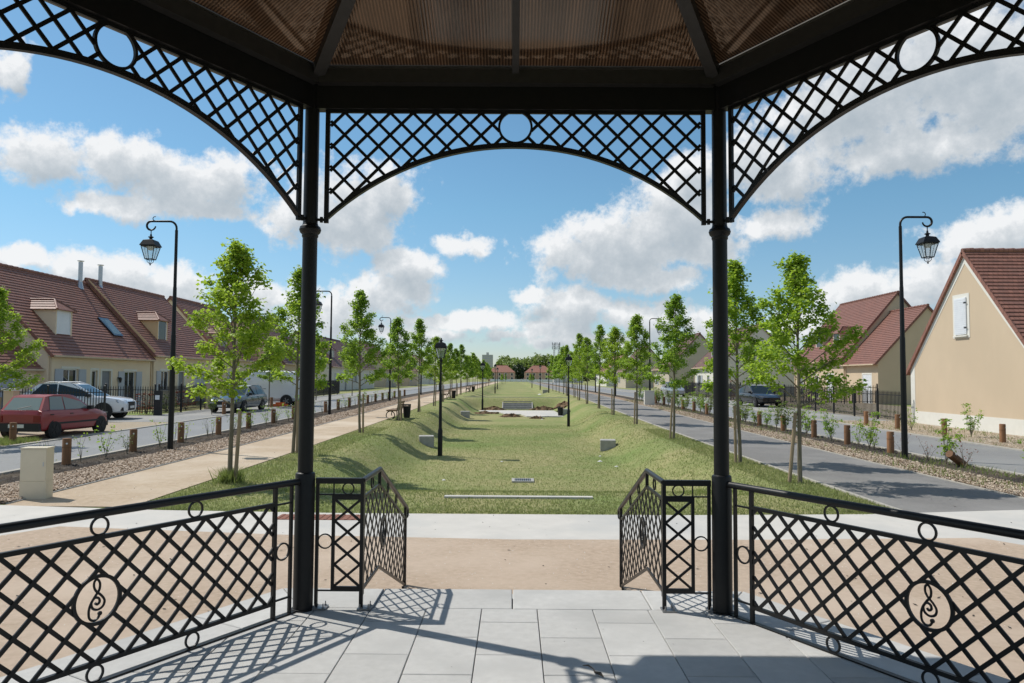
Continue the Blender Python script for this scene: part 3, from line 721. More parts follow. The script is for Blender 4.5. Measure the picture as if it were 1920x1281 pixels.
# roof: sheets between hips, rafters, purlins, cornice
RI, RZ0, SL = 2.44, 3.865, .40
apexz = RZ0+RI*SL
sheet_me = None
def roof_pt(v, t): return None
for i, phi in enumerate(PHI):
    half = RI*math.tan(R(30))
    b = MB(); n = 1
    for dz in (0, .012): b.v += [(-half, RI, RZ0+dz), (half, RI, RZ0+dz), (0, 0, apexz+dz)]
    b.f = [(0,2,1), (3,4,5), (0,1,4,3), (1,2,5,4), (2,0,3,5)]
    o = b.build('roof_panel', 'polycarbonate', band); o.rotation_euler = (0, 0, phi-math.pi/2)
    o = MB().bar((-.0, RI+.02, RZ0-.035), (0, .12, apexz-.035-.12*SL), .05, .055, (0,0,1)).build('rafter', 'rafter', band); o.rotation_euler = (0, 0, phi-math.pi/2)
    ang = R(30); L_ = RI/math.cos(ang)
    o = MB().bar((0, L_+.03, RZ0-.05), (0, .1, apexz-.05-.1*SL*math.cos(ang)), .085, .085, (0,0,1)).build('hip_rafter', 'rafter', band); o.rotation_euler = (0, 0, phi-math.pi/2+ang)
    hh = (RI+.03)*math.tan(ang)
    o = MB().bar((-hh, RI+.035, RZ0-.075), (hh, RI+.035, RZ0-.075), .07, .10, (0,0,1)).build('purlin', 'rafter', band); o.rotation_euler = (0, 0, phi-math.pi/2)
    a0, a1 = HEX_A+.052, HEX_A+.49; t3 = math.tan(ang)
    q = [(-a0*t3, a0), (a0*t3, a0), (a1*t3, a1), (-a1*t3, a1)]
    o = MB().prism([(x_*.9995, y_) for x_, y_ in q], 3.785, 3.90).build('cornice', 'cornice', band); o.rotation_euler = (0, 0, phi-math.pi/2)
    q = [(-RI*t3, RI+.03), (RI*t3, RI+.03), (a0*t3, a0-.004), (-a0*t3, a0-.004)]
    o = MB().prism([(x_*.9995, y_) for x_, y_ in q], 3.875, 3.9).build('gutter_board', 'cornice', band); o.rotation_euler = (0, 0, phi-math.pi/2)
MB().lathe([(.16, apexz-.10),(.16, apexz-.04),(.05, apexz+.05),(.05, apexz+.3),(.09, apexz+.36),(.03, apexz+.45),(.005, apexz+.7)], 12).build('finial', 'black_paint', band)

# ------------------------------------------------------------------ trees and shrubs
def leaf_mesh(name, c, size, m, r_, flat=.55):
    n = len(c); an = r_.uniform(0, 2*np.pi, n); l = size*r_.uniform(.65, 1.25, n)
    dv = np.stack([np.cos(an), np.sin(an), r_.normal(-.35, .45, n)], -1); dv /= np.linalg.norm(dv, axis=1)[:, None]
    upv = np.stack([r_.normal(0, flat, n), r_.normal(0, flat, n), np.ones(n)], -1)
    s = np.cross(dv, upv); s /= np.linalg.norm(s, axis=1)[:, None]; nn = np.cross(s, dv)
    L = l[:, None]
    v = np.stack([c, c+dv*L*.45+s*L*.46+nn*L*.1, c+dv*L-nn*L*.08, c+dv*L*.45-s*L*.46+nn*L*.1], 1).reshape(-1, 3)
    k_ = np.arange(n)[:, None]*4
    f = np.concatenate([k_+np.array([[0,1,2]]), k_+np.array([[0,2,3]])], 1).reshape(-1, 3)
    return np_mesh(name, v, f, m)
def grow(seed, H, clear, spread, nb, nleaf, lsize, m, segs=5, lean=0, narrow=.8):
    """a young lime: straight stem, rising branches, leaf clumps along the outer twigs"""
    r_ = np.random.default_rng(seed); b = MB()
    wob = r_.normal(0, .018, (9, 2)).cumsum(0)*.6
    def stem(z): 
        t = z/H*8; i = min(int(t), 7); w = wob[i]+(wob[i+1]-wob[i])*(t-i); return np.array([w[0]+lean*z*z/H*.1, w[1], z])
    zs = np.linspace(0, H*.985, 14)
    b.tube([stem(z) for z in zs], [.048*(1-.86*z/H)+.003 for z in zs], 7)
    tips = []; wts = []
    for i in range(nb):
        t = (i+.5)/nb; z = clear+(H*.97-clear)*t**.92; az_ = i*2.399+r_.normal(0, .35)
        L = (spread*(1-t)**narrow+.14)*r_.uniform(.72, 1.18)*(1 if t > .08 else .8)
        e = R(28+42*t+r_.normal(0, 7)); p0 = stem(z); pts = []
        for j in range(6):
            s = j/5; h_ = L*s*math.cos(e); v_ = L*s*math.sin(e)+.10*L*s*s-(.18*L*s*s if t < .25 else 0)
            pts.append(p0+np.array([math.cos(az_)*h_, math.sin(az_)*h_, v_])+r_.normal(0, .018, 3)*s)
        b.tube(pts, [max(.004, .017*(1-.5*t)*(1-.8*j/5)) for j in range(6)], segs, cap=False)
        k_ = max(2, int(L*5.5))
        for q in range(k_):
            s = .32+.68*(q+r_.uniform(0, 1))/k_; j = min(4, int(s*5)); o = pts[j]+(pts[j+1]-pts[j])*(s*5-j)
            a2 = az_+r_.choice([-1, 1])*r_.uniform(.5, 1.3); l2 = L*r_.uniform(.14, .34)*(1.2-s*.5)
            e2 = o+np.array([math.cos(a2)*l2, math.sin(a2)*l2, l2*r_.uniform(-.05, .7)])
            if segs > 4: b.tube([o, (o+e2)/2+r_.normal(0, .012, 3), e2], [.006, .004, .0025], 4, cap=False)
            for s3 in (.45, .75, 1.0): tips.append(o+(e2-o)*s3); wts.append(.5+.6*s3)
        tips.append(pts[-1]); wts.append(1.4)
    for s in np.linspace(.72, 1.0, 8): tips.append(stem(H*s)); wts.append(.9)
    tips = np.array(tips); wts = np.array(wts)*r_.uniform(.25, 1.6, len(wts)); wts /= wts.sum()
    ix = r_.choice(len(tips), nleaf, p=wts); c = tips[ix]+r_.normal(0, 1, (nleaf, 3))*np.array([.075, .075, .06])*(lsize/.085)**.4
    return b, leaf_mesh('crown', c, lsize, m, r_)
VARS = []
for i, (H, cl, sp, nb, nl, m_, nr) in enumerate([(4.75,1.5,1.08,38,8200,'lime_leaf',.66),(5.05,1.7,1.02,38,8000,'lime_leaf',.8),(5.2,1.65,1.05,40,8800,'lime_leaf_b',.85),(4.55,1.5,1.2,36,8200,'lime_leaf',.66),(4.9,1.65,.98,40,8600,'lime_leaf_b',.85)]):
    b, lm = grow(11+i*5, H, cl, sp, nb, nl, .078, m_, narrow=nr); VARS.append((b.mesh('trunk', 'bark', True), lm, H))
FAR = []
for i in range(4):
    b, lm = grow(70+i, 4.8+.15*i, 1.65, .95, 22, 1700, .17, 'lime_leaf_b', segs=4, narrow=.8); FAR.append((b.mesh('trunk', 'bark', True), lm, 4.8))
stake_me = MB().tube([(0,0,-.1),(0,0,1.45)], [.038,.036], 9).mesh('stake', 'stake', True)
tie_me = MB().tube([(.0,0,0),(.11,.0,.0)], .012, 6).mesh('tie', 'plastic_black')
def plant_tree(x, y, var, label, group, rz, sc=1.0, stake=None, z=None, far=False):
    tr, cr, H = (FAR if far else VARS)[var]
    zz = float(trough_z(np.array([x]), np.array([y]))[0]) if z is None else z
    t = thing('lime_tree', label, 'tree', (x, y, zz-.02), rz, group); t.scale = (sc, sc, sc)
    t.rotation_euler = (R(random.uniform(-1.6, 1.6)), R(random.uniform(-1.6, 1.6)), rz)
    obj('trunk', tr, t); obj('crown', cr, t)
    if stake is not None:
        s = obj('stake', stake_me, t); s.rotation_euler = (R(stake[2]), R(stake[3]), 0)
        c, sn = math.cos(-rz), math.sin(-rz); s.location = (stake[0]*c-stake[1]*sn, stake[0]*sn+stake[1]*c, 0)
    return t
def row(side):
    xr = -5.6 if side < 0 else 5.55; word = 'left' if side < 0 else 'right'
    Y = [14.57, 20.13, 27.2, 34.3, 41.9, 49.5] if side < 0 else [15.11, 18.56, 25.55, 33.1, 40.3, 47.4]
    XS = [-5.57,-6.0,-5.66,-5.35,-5.45,-5.4] if side < 0 else [5.83,5.66,5.5,5.5,5.45,5.5]
    vs = [0,1,2,4,2,3] if side < 0 else [3,1,2,4,0,2]; sc = [.99,1.0,1.01,.98,1.02,1] if side < 0 else [1.0,1.0,.96,1.0,1.0,1.03]
    rz = [2.9,.4,1.1,2.0,4.0,.7] if side < 0 else [.2,3.3,5.0,1.5,2.6,.9]
    y = Y[-1]
    random.seed(5+side)
    while y < (168 if side < 0 else 104): y += 7.1; Y.append(y)
    for i, y in enumerate(Y):
        near = i < 6
        x = XS[i] if near else xr+random.uniform(-.12, .12)
        far = y > 82
        lab = f'{"young" if i < 12 else "small distant"} lime tree, {nth(i)} from the bandstand in the {word} tree row'
        st = (.12*(1 if side < 0 else -1), -.06, random.uniform(-3, 3), random.uniform(-4, 4)) if y < 82 else None
        if i == 0 and side > 0: st = (-.24, -.05, 0, 7)
        plant_tree(x, y, (vs[i] if near else random.randrange(5)) if not far else random.randrange(4), lab, f'lime trees of the {word} row', rz[i] if near else random.uniform(0, 6.28), sc[i] if near else random.uniform(.84, 1.12), st, far=far)
row(-1); row(1)
for i, (x, y) in enumerate([(-3.6,225),(-4.2,240),(-3.0,255),(5.0,225),(6.2,240),(5.4,255)]):
    plant_tree(x, y, i % 4, f'{["nearest","middle","farthest"][i % 3]} of three small trees before the {"left" if x < 0 else "right"} pink house', 'small trees before the pink houses', i, .62, None, z=gz(y)-.1, far=True)
plant_tree(-15.35, 21.6, 3, 'young tree cut by the left picture edge, beside the red car', 'street trees by the houses', 1.0, 1.0, (.25, -.1, 0, 3), z=gz(21.6))
plant_tree(16.35, 21.9, 1, 'young tree cut by the right picture edge, before the gabled house', 'street trees by the houses', 2.0, .95, (.2, 0, 0, 0), z=gz(21.9))
plant_tree(-15.3, 46, 4, 'street tree beyond the left road behind the dark estate car', 'street trees by the houses', 2.0, .9, None, z=gz(46))
plant_tree(-15.6, 58, 2, 'street tree beyond the left road before the pale house', 'street trees by the houses', 4.0, .95, None, z=gz(58))
plant_tree(-15.4, 70, 1, 'street tree beyond the left road, farthest of those by the houses', 'street trees by the houses', 5.0, .95, None, z=gz(70))
# grass tuft round the foot of the nearest left tree
n = 900; an = rng.uniform(0, 6.28, n); rr_ = np.abs(rng.normal(0, .11, n)); px_, py_ = -5.57+np.cos(an)*rr_, 14.57+np.sin(an)*rr_
t_ = blades(np.stack([px_, py_, trough_z(px_, py_)], -1), .26, .022, 'grass_tuft', 'tall_grass', 'tall grass clump round the foot of the nearest left tree')

# saplings in the planting beds
def sapling_mesh(seed, H, ns, nl, m_, ls=.045, spread=.25):
    r_ = np.random.default_rng(seed); b = MB(); tips = []
    for i in range(ns):
        az_ = r_.uniform(0, 6.28); l = H*r_.uniform(.6, 1.05); sp = spread*r_.uniform(.3, 1.1)
        pts = [np.array([math.cos(az_)*sp*s**1.3, math.sin(az_)*sp*s**1.3, l*s])+r_.normal(0, .012, 3)*s for s in np.linspace(0, 1, 6)]
        b.tube(pts, [.007*(1-.8*j/5)+.001 for j in range(6)], 5, cap=False)
        for j in range(2, 6):
            for q in range(3):
                o = pts[j]; a2 = r_.uniform(0, 6.28); l2 = r_.uniform(.03, .12)
                tips.append(o+np.array([math.cos(a2)*l2, math.sin(a2)*l2, r_.uniform(-.02, .06)]))
    tips = np.array(tips); c = tips[r_.choice(len(tips), nl)]+r_.normal(0, .025, (nl, 3))
    return b.mesh('stem', 'bark'), leaf_mesh('foliage', c, ls, m_, r_)
SAP = [sapling_mesh(200+i, h_, ns, nl, m_, ls, sp) for i, (h_, ns, nl, m_, ls, sp) in enumerate([
    (.62,3,26,'lime_leaf',.05,.16),(.75,4,20,'shrub_leaf',.04,.28),(.55,6,110,'shrub_leaf',.04,.17),(.85,5,110,'lime_leaf_b',.055,.22),
    (1.15,8,560,'shrub_leaf',.055,.30),(1.0,8,520,'lime_leaf_b',.055,.30),(.6,6,60,'red_leaf',.035,.25)])]
def sapling(x, y, k_, label, group, sc=1.0, rz=None):
    t = thing('sapling', label, 'shrub', (x, y, gz(y)+.02), rz if rz is not None else random.uniform(0, 6.28), group); t.scale = (sc,)*3
    obj('stem', SAP[k_][0], t); obj('foliage', SAP[k_][1], t)
left_s = [(-10.1,15.6,1),(-10.15,16.3,1),(-10.3,17.6,0),(-10.15,18.4,3),(-10.2,19.5,2),(-10.2,21.3,3),(-10.1,22.0,0),(-9.9,22.3,0),(-10.1,24.4,1),(-10.2,25.0,0),(-10.1,26.6,2),(-10.15,27.4,3)]
y = 28.5
while y < 62: left_s.append((-10.15+random.uniform(-.15,.15), y, random.choice([0,1,3,3,5]))); y += random.uniform(1.0, 1.9)
for i, (x, y, k_) in enumerate(left_s):
    sapling(x, y, k_, f'{"thin sparse" if k_ in (0,1) else "small leafy"} sapling, {nth(i)} from the beige cabinet along the left road', 'saplings in the bed by the left road')
right_s = [(10.55,14.6,4),(10.75,15.3,3),(10.5,17.3,6),(10.6,18.2,5),(10.55,18.9,6),(10.6,20.2,6),(10.5,21.6,3),(10.65,22.2,5),(10.6,22.8,3),(10.55,24.6,5),(10.5,26.6,5),(10.6,27.5,4),(10.5,28.6,4)]
y = 29.6
while y < 62: right_s.append((10.6+random.uniform(-.15,.15), y, random.choice([4,4,5,5]))); y += random.uniform(.9, 1.6)
for i, (x, y, k_) in enumerate(right_s):
    sapling(x, y, k_, f'{"reddish" if k_ == 6 else "leafy green"} sapling, {nth(i)} from the bandstand along the right road', 'saplings in the bed by the right road', random.uniform(.85, 1.1))
for x, y, k_, lab in [(16.6,26.9,5,'bushy sapling beside a bollard below the gabled house'),(16.1,30,3,'thin sapling on the gravel verge near the black fence'),(-15.4,37.6,4,'green bush by the far kerb of the left road')]:
    sapling(x, y, k_, lab, 'shrubs on the verges', 1.1)
def bush(x, y, rx, ry, h_, n, m_, label, seed):
    r_ = np.random.default_rng(seed); q = r_.normal(0, 1, (n, 3)); q /= np.linalg.norm(q, axis=1)[:, None]; q *= r_.uniform(.55, 1.05, n)[:, None]**.6
    c = q*np.array([rx, ry, h_/2])+np.array([0, 0, h_/2]); c += .12*np.sin(c*9)
    t = thing('garden_bush', label, 'bush', (x, y, gz(y)), 0, 'garden bushes'); obj('foliage', leaf_mesh('foliage', c, .085, m_, r_), t)
    b = MB()
    for i in range(5): a_ = i*1.3; b.tube([(0,0,0),(math.cos(a_)*rx*.3, math.sin(a_)*ry*.3, h_*.5),(math.cos(a_)*rx*.5, math.sin(a_)*ry*.5, h_*.85)], [.02,.012,.005], 5)
    b.build('stem', 'bark', t)
bush(-18.9, 37.9, .55, .7, 1.3, 500, 'red_leaf', 'red-leaved bush behind the fence, right of the white car', 1)
bush(-18.9, 42.4, .6, .9, 1.35, 650, 'red_leaf', 'red-leaved bush behind the fence, left of the dark estate car', 2)
bush(-18.8, 39.9, .5, .7, .9, 420, 'shrub_leaf', 'low green bush behind the left garden fence', 3)
bush(19.6, 66, .8, 1.4, 1.7, 700, 'red_leaf', 'reddish hedge bush on the right beyond the silver car', 4)
bush(20.2, 50.5, .9, 1.8, 1.3, 900, 'wood_leaf_dark', 'dark evergreen hedge behind the fence on the right', 5)

# far woodland closing the avenue
def wood(name, label, blobs, seed, m_, n_per, ls):
    r_ = np.random.default_rng(seed); cs = []
    for (x, y, z, rx, rz_) in blobs:
        n = int(n_per*(rx*rz_)/30); q = r_.normal(0, 1, (n, 3)); q /= np.linalg.norm(q, axis=1)[:, None]
        q *= (1+.14*np.sin(q[:, :1]*9+x)+.12*np.sin(q[:, 2:]*11+q[:, 1:2]*7))*r_.uniform(.8, 1.03, n)[:, None]
        cs.append(q*np.array([rx, rx, rz_])+np.array([x, y, z]))
    return tag(obj(name, leaf_mesh(name, np.concatenate(cs), ls, m_, r_, .8)), label, None, None, 'stuff')
wood('woodland', 'rounded green woodland beyond the far houses', [(-7,455,7.0,6,6),(0,448,6.5,8,5.5),(10,455,7.5,9,6.5),(17,450,9,10,7),(26,455,8,10,6),(36,460,7,10,5.5),(4,470,8,9,6),(48,470,6,10,5),(-6,520,11,6,6)], 31, 'wood_leaf', 900, 1.5)
wood('woodland', 'dark conifers standing in the gap between the far houses', [(2.6,400,3.5,2.4,6.0),(4.6,404,3.5,2.2,5.0),(.4,404,3.5,2.2,5.2)], 32, 'wood_leaf_dark', 1500, .9)

# ------------------------------------------------------------------ houses
def panel_holes(b, x0, x1, z0, z1, y, holes, depth=.16, n=-1):
    """wall panel in a plane y = const with rectangular openings and their reveals; n = outward sign along y"""
    xs_ = sorted({x0, x1, *[h_[0] for h_ in holes], *[h_[1] for h_ in holes]}); zs_ = sorted({z0, z1, *[h_[2] for h_ in holes], *[h_[3] for h_ in holes]})
    for i in range(len(xs_)-1):
        for j in range(len(zs_)-1):
            cx_, cz_ = (xs_[i]+xs_[i+1])/2, (zs_[j]+zs_[j+1])/2
            if any(h_[0] < cx_ < h_[1] and h_[2] < cz_ < h_[3] for h_ in holes): continue
            b.add([(xs_[i],y,zs_[j]),(xs_[i+1],y,zs_[j]),(xs_[i+1],y,zs_[j+1]),(xs_[i],y,zs_[j+1])], [(0,1,2,3)])
    yi = y-n*depth
    for (a, c, d0, d1) in [h_[:4] for h_ in holes]:
        b.add([(a,y,d0),(c,y,d0),(c,y,d1),(a,y,d1),(a,yi,d0),(c,yi,d0),(c,yi,d1),(a,yi,d1)], [(0,1,5,4),(1,2,6,5),(2,3,7,6),(3,0,4,7)])
def opening(h_, kind, x0, x1, z0, z1, y=0., trim=True):
    """window, french window, door or garage door set in a reveal, with shutters and surround"""
    yi = y+.15
    if kind in ('window', 'french', 'shut'):
        f = MB(); t = .06
        f.box(x0+.003, x1-.003, yi-.06, yi, z0+.003, z0+t); f.box(x0+.003, x1-.003, yi-.06, yi, z1-t, z1-.003)
        f.box(x0+.003, x0+t, yi-.06, yi, z0+t, z1-t); f.box(x1-t, x1-.003, yi-.06, yi, z0+t, z1-t); xm = (x0+x1)/2; f.box(xm-.03, xm+.03, yi-.055, yi, z0+t, z1-t)
        w = f.build('window', 'pvc', h_); MB().box(x0+t, x1-t, yi-.03, yi-.015, z0+t, z1-t).build('pane', 'window_glass', w)
        if kind != 'french': MB().box(x0-.05, x1+.05, y-.045, y+.02, z0-.055, z0-.004).build('sill', 'trim_white', w)
        sw = (x1-x0)/2
        if kind == 'shut': spots = [(x0+.004, xm-.004, y+.01), (xm+.004, x1-.004, y+.01)]
        else: spots = [(x0-sw-.02, x0-.02, y-.045), (x1+.02, x1+sw+.02, y-.045)]
        for (a, c, yy) in spots:
            s = MB().box(a, c, yy, yy+.03, z0+.01, z1-.01); 
            for q in np.linspace(z0+.1, z1-.12, max(4, int((z1-z0)/.12))): s.box(a+.06, c-.06, yy-.008, yy-.001, q, q+.05)
            s.build('shutter', 'pvc' if kind == 'shut' else 'shutter_grey', h_)
    elif kind == 'plain':
        f = MB().box(x0+.003, x1-.003, yi-.05, yi, z0+.003, z0+.06).box(x0+.003, x1-.003, yi-.05, yi, z1-.06, z1-.003).box(x0+.003, x0+.06, yi-.05, yi, z0+.06, z1-.06).box(x1-.06, x1-.003, yi-.05, yi, z0+.06, z1-.06)
        w = f.build('window', 'pvc', h_); MB().box(x0+.06, x1-.06, yi-.03, yi-.015, z0+.06, z1-.06).build('pane', 'window_glass', w)
    elif kind == 'door':
        d_ = MB().box(x0+.003, x1-.003, yi-.06, yi, z0+.003, z1-.003); 
        for q in range(3): d_.box(x0+.15, x1-.15, yi-.07, yi-.061, z0+.2+q*.6, z0+.62+q*.6)
        dd = d_.build('door', 'grey_door', h_); MB().box(x1-.16, x1-.06, yi-.11, yi-.071, z0+1.0, z0+1.04).build('handle', 'zinc', dd)
    elif kind == 'garage':
        d_ = MB(); n = 5; hz = (z1-z0)/n
        for q in range(n): d_.box(x0+.01, x1-.01, yi-.05, yi, z0+q*hz+.012, z0+(q+1)*hz-.004)
        d_.build('garage_door', 'shutter_grey', h_)
    if trim:
        tw = .13; m = MB().box(x0-tw, x1+tw, y-.012, y+.0, z1, z1+tw)
        if kind in ('door', 'garage', 'plain', 'shut'): m.box(x0-tw, x0, y-.012, y, z0, z1).box(x1, x1+tw, y-.012, y, z0, z1)
        m.build('surround', 'trim_white', h_)
def set_uv(me, u_ax, y0, slope_cos):
    uv = me.uv_layers.new(name='UV'); co = np.zeros(len(me.vertices)*3); me.vertices.foreach_get('co', co); co = co.reshape(-1, 3)
    li = np.zeros(len(me.loops), np.int32); me.loops.foreach_get('vertex_index', li)
    q = np.stack([co[li, 0], np.abs(co[li, 1]-y0)/slope_cos], -1); uv.data.foreach_set('uv', q.astype(np.float32).ravel())
def roof_part(h_, L, W, e, rh, tiles, hip=0., ov=.28, verge=.10, fine=True):
    half = W/2; sl = (rh-e)/half; th = math.atan(sl); slen = (half+ov)/math.cos(th); n = max(4, int(slen/.22)) if fine else 1
    b = MB(); nz, ny_ = math.cos(th), math.sin(th)
    for side in (-1, 1):
        def P(x, s, off):
            y = (-ov+s*math.cos(th)-ny_*off) if side < 0 else (W+ov-s*math.cos(th)+ny_*off)
            return (x, y, e-ov*sl+s*math.sin(th)+nz*off)
        for i in range(n):
            s0, s1 = slen*i/n, slen*(i+1)/n
            xa0 = -verge+hip*s0/slen; xb0 = L+verge-hip*s0/slen; xa1 = -verge+hip*s1/slen; xb1 = L+verge-hip*s1/slen
            q = [P(xa0, s0, .05), P(xb0, s0, .05), P(xb1, s1, .018), P(xa1, s1, .018), P(xa0, s0, .012), P(xb0, s0, .012)]
            b.add(q, [(0,1,2,3), (4,5,1,0)])
        q = [P(-verge, 0, .012), P(L+verge, 0, .012), P(L+verge-hip, slen, .012), P(-verge+hip, slen, .012), P(-verge, 0, -.1), P(L+verge, 0, -.1), P(L+verge-hip, slen, -.1), P(-verge+hip, slen, -.1)]
        b.add(q, [(4,7,6,5), (0,4,5,1), (1,5,6,2), (3,7,4,0)])
    if hip:
        for x, sx_ in ((-verge, 1), (L+verge, -1)):
            z0 = e-ov*sl; b.add([(x,-ov,z0+.03),(x,W+ov,z0+.03),(x+sx_*hip,half,rh+.02)], [(0,1,2)])
    me = b.mesh('roof', tiles); set_uv(me, 0, -ov, math.cos(th)); o = obj('roof', me, h_)
    rc = MB(); nn = max(3, int((L-2*hip)/.42))
    for i in range(nn):
        xa = -verge+hip+(L+2*verge-2*hip)*i/nn; xb = -verge+hip+(L+2*verge-2*hip)*(i+1)/nn
        rc.tube([(xa, half, rh+.03), (xb+.03, half, rh+.045)], [.10, .115], 8)
    me = rc.mesh('ridge_cap', tiles, True); set_uv(me, 0, 0, 1); obj('ridge_cap', me, o)
    if not hip:   # verge tiles hanging over the gable
        for x in (-verge, L+verge):
            vb = MB()
            for side in (-1, 1):
                y0_, y1_ = (-ov, half) if side < 0 else (W+ov, half)
                vb.bar((x, y0_, e-ov*sl-.03), (x, y1_, rh-.03), .16, .04, (1,0,0))
            me = vb.mesh('verge', tiles); set_uv(me, 0, 0, 1); obj('verge', me, o)
    return o
def dormer(h_, x0, x1, zs_, zt, W, e, rh, wallm, tiles, blind=False):
    """hipped dormer whose window face stands where the roof passes the sill height"""
    sl = (rh-e)/(W/2); yf = (zs_-e)/sl+.02; yb = (zt-e)/sl; d_ = MB()
    # cheeks and face
    for x in (x0, x1):
        sgn = -1 if x == x0 else 1
        d_.add([(x,yf,zs_-.02),(x,yf,zt),(x,yb,zt),(x-sgn*.1,yf,zs_-.02),(x-sgn*.1,yf,zt),(x-sgn*.1,yb,zt)], [(0,1,2),(3,5,4),(0,3,4,1),(1,4,5,2)])
    d_.add([(x0+.1,yf,zs_-.02),(x1-.1,yf,zs_-.02),(x1-.1,yf+.1,zs_+.08),(x0+.1,yf+.1,zs_+.08)], [(0,1,2,3)])
    d_.box(x0+.1, x1-.1, yf, yf+.1, zt-.08, zt)
    dm = d_.build('dormer', wallm, h_)
    f = MB().box(x0+.1, x0+.18, yf+.02, yf+.08, zs_+.05, zt-.08).box(x1-.18, x1-.1, yf+.02, yf+.08, zs_+.05, zt-.08).box(x0+.1, x1-.1, yf+.02, yf+.08, zs_-.0, zs_+.08)
    if blind: f.box(x0+.18, x1-.18, yf+.04, yf+.07, zs_+.08, zt-.08)
    f.build('window', 'pvc', dm)
    if not blind: MB().box(x0+.18, x1-.18, yf+.05, yf+.06, zs_+.08, zt-.08).build('pane', 'window_glass', dm)
    o = .16; xm = (x0+x1)/2; hgt = (x1-x0)/2*.62+.1; yr = (zt+hgt-e)/sl
    v = [(x0-o,yf-o,zt-.03),(x1+o,yf-o,zt-.03),(xm,yf+(x1-x0)/2*.75,zt+hgt),(xm,yr,zt+hgt),(x0-o,yb-.02,zt-.03),(x1+o,yb-.02,zt-.03)]
    b = MB().add(v+[(a,c,d0-.05) for a,c,d0 in v], [(0,1,2),(0,2,3,4),(1,5,3,2),(6,8,7),(6,10,9,8),(7,8,9,11),(0,6,7,1),(0,4,10,6),(1,7,11,5)])
    for (i0, i1, j0, j1) in ((0,2,4,3), (1,2,5,3)):      # courses on the side slopes
        for q in range(1, 4):
            t = q/4; A = Vector(v[i0]).lerp(Vector(v[i1]), t); B = Vector(v[j0]).lerp(Vector(v[j1]), t); b.bar(A+Vector((0,0,.012)), B+Vector((0,0,.012)), .05, .02, (0,0,1))
    me = b.mesh('dormer_roof', tiles); set_uv(me, 0, 0, 1); obj('dormer_roof', me, dm)
    rc = MB().tube([v[2], v[3]], .07, 7).tube([v[0], v[2]], .06, 7).tube([v[1], v[2]], .06, 7); me = rc.mesh('ridge_cap', tiles, True); set_uv(me, 0, 0, 1); obj('ridge_cap', me, dm)
def house(label, loc, rz, L, W, e, rh, wallm, tiles, front=(), gable0=(), dormers=(), hip=0., gutter=True, fine=True, trims=False, group='houses along the avenue', name='house'):
    h_ = thing(name, label, 'house', loc, R(rz), group)
    b = MB(); hz = [(a, c, d0, d1) for (a, c, d0, d1, *_) in front]; panel_holes(b, 0, L, -.3, e, 0, hz)
    b.add([(0,W,-.3),(L,W,-.3),(L,W,e),(0,W,e)], [(0,3,2,1)])
    for x in (0, L):
        b.add([(x,0,-.3),(x,W,-.3),(x,W,e),(x,W/2,rh-.06 if not hip else e),(x,0,e)], [(0,1,2,3,4)])
    b.build('wall', wallm, h_, fix=False)
    for (a, c, d0, d1, k_, *r_) in front: opening(h_, k_, a, c, d0, d1)
    roof_part(h_, L, W, e, rh, tiles, hip, fine=fine)
    for (a, c, d0, d1, *r_) in dormers: dormer(h_, a, c, d0, d1, W, e, rh, r_[0] if r_ else wallm, tiles, bool(len(r_) > 1))
    if gutter:
        sl = (rh-e)/(W/2); gzv = e-.28*sl-.06
        gt = MB().box(0, L, -.40, -.29, gzv, gzv+.09).box(.1, .18, -.09, -.012, 0, gzv-.02).build('gutter', 'render_beige', h_)
        MB().box(0, L, -.28, -.004, e-.2-.28*sl*.35, e-.17-.28*sl*.35).build('soffit', 'trim_white', h_)
    return h_
FXA = -23.5
# left row, facing the avenue (rz 90: local x runs away from the camera)
g1 = house('low garage wing with grey sectional door at the left picture edge', (-24.0, 31.9, -.38), 90, 5.1, 6.5, 2.55, 5.6, 'render_shade_lifted', 'tiles_red', [(.9,3.7,0,2.15,'garage')])
hA = house('beige terraced house nearest on the left, red roof with dormer and skylight', (FXA, 37.02, -.33), 90, 10.45, 8.8, 3.25, 7.88, 'render_shade_lifted', 'tiles_red',
    [(1.25,2.6,.95,2.3,'window'),(3.87,4.45,.55,2.25,'plain'),(4.9,5.85,0,2.22,'door'),(7.3,8.65,.02,2.22,'french')], dormers=[(1.75,3.2,4.05,5.5,'render_shade_lifted','blind')])
hB = house('terraced house with ochre gable edge, second on the left', (FXA, 47.6, -.28), 90, 10.4, 8.8, 3.5, 8.15, 'render_shade_lifted', 'tiles_red',
    [(1.3,2.5,.95,2.25,'window'),(3.9,4.8,0,2.2,'door'),(6.6,8.8,0,2.15,'garage')], dormers=[(2.3,3.7,4.3,5.75,'render_ochre')])
b = MB(); b.bar((-.008, -.1, 3.35), (-.008, 4.4, 8.0), .45, .012, (1,0,0)); b.box(-.02, -.003, -.01, .9, -.2, 3.4); b.build('gable_band', 'render_ochre', hB)
house('house with bare gable, third on the left behind the trees', (-25.5, 64.0, -.2), 90, 10.0, 9.2, 3.6, 8.7, 'render_shade_lifted', 'tiles_red', [(2,3.2,.95,2.25,'window'),(5,6,0,2.2,'door')], dormers=[(1.6,3,4.4,5.7),(6,7.4,4.4,5.7)])
house('house with brown roof, fourth on the left behind the trees', (-23.8, 75.5, -.15), 90, 11, 9, 3.4, 8.2, 'render_beige', 'tiles_brown', [(2,3.2,.95,2.25,'window'),(5,6,0,2.2,'door')], dormers=[(2,3.4,4.3,5.6)])
house('long pale rendered house with grey-brown roof on the left', (-23.0, 92, -.15), 90, 29, 9, 3.3, 7.4, 'render_white', 'tiles_brown', [(3,4.3,.95,2.25,'window'),(8,9,0,2.2,'door'),(14,15.3,.95,2.25,'window'),(22,23.4,.95,2.25,'window')], dormers=[(5,6.4,4.3,5.4)])
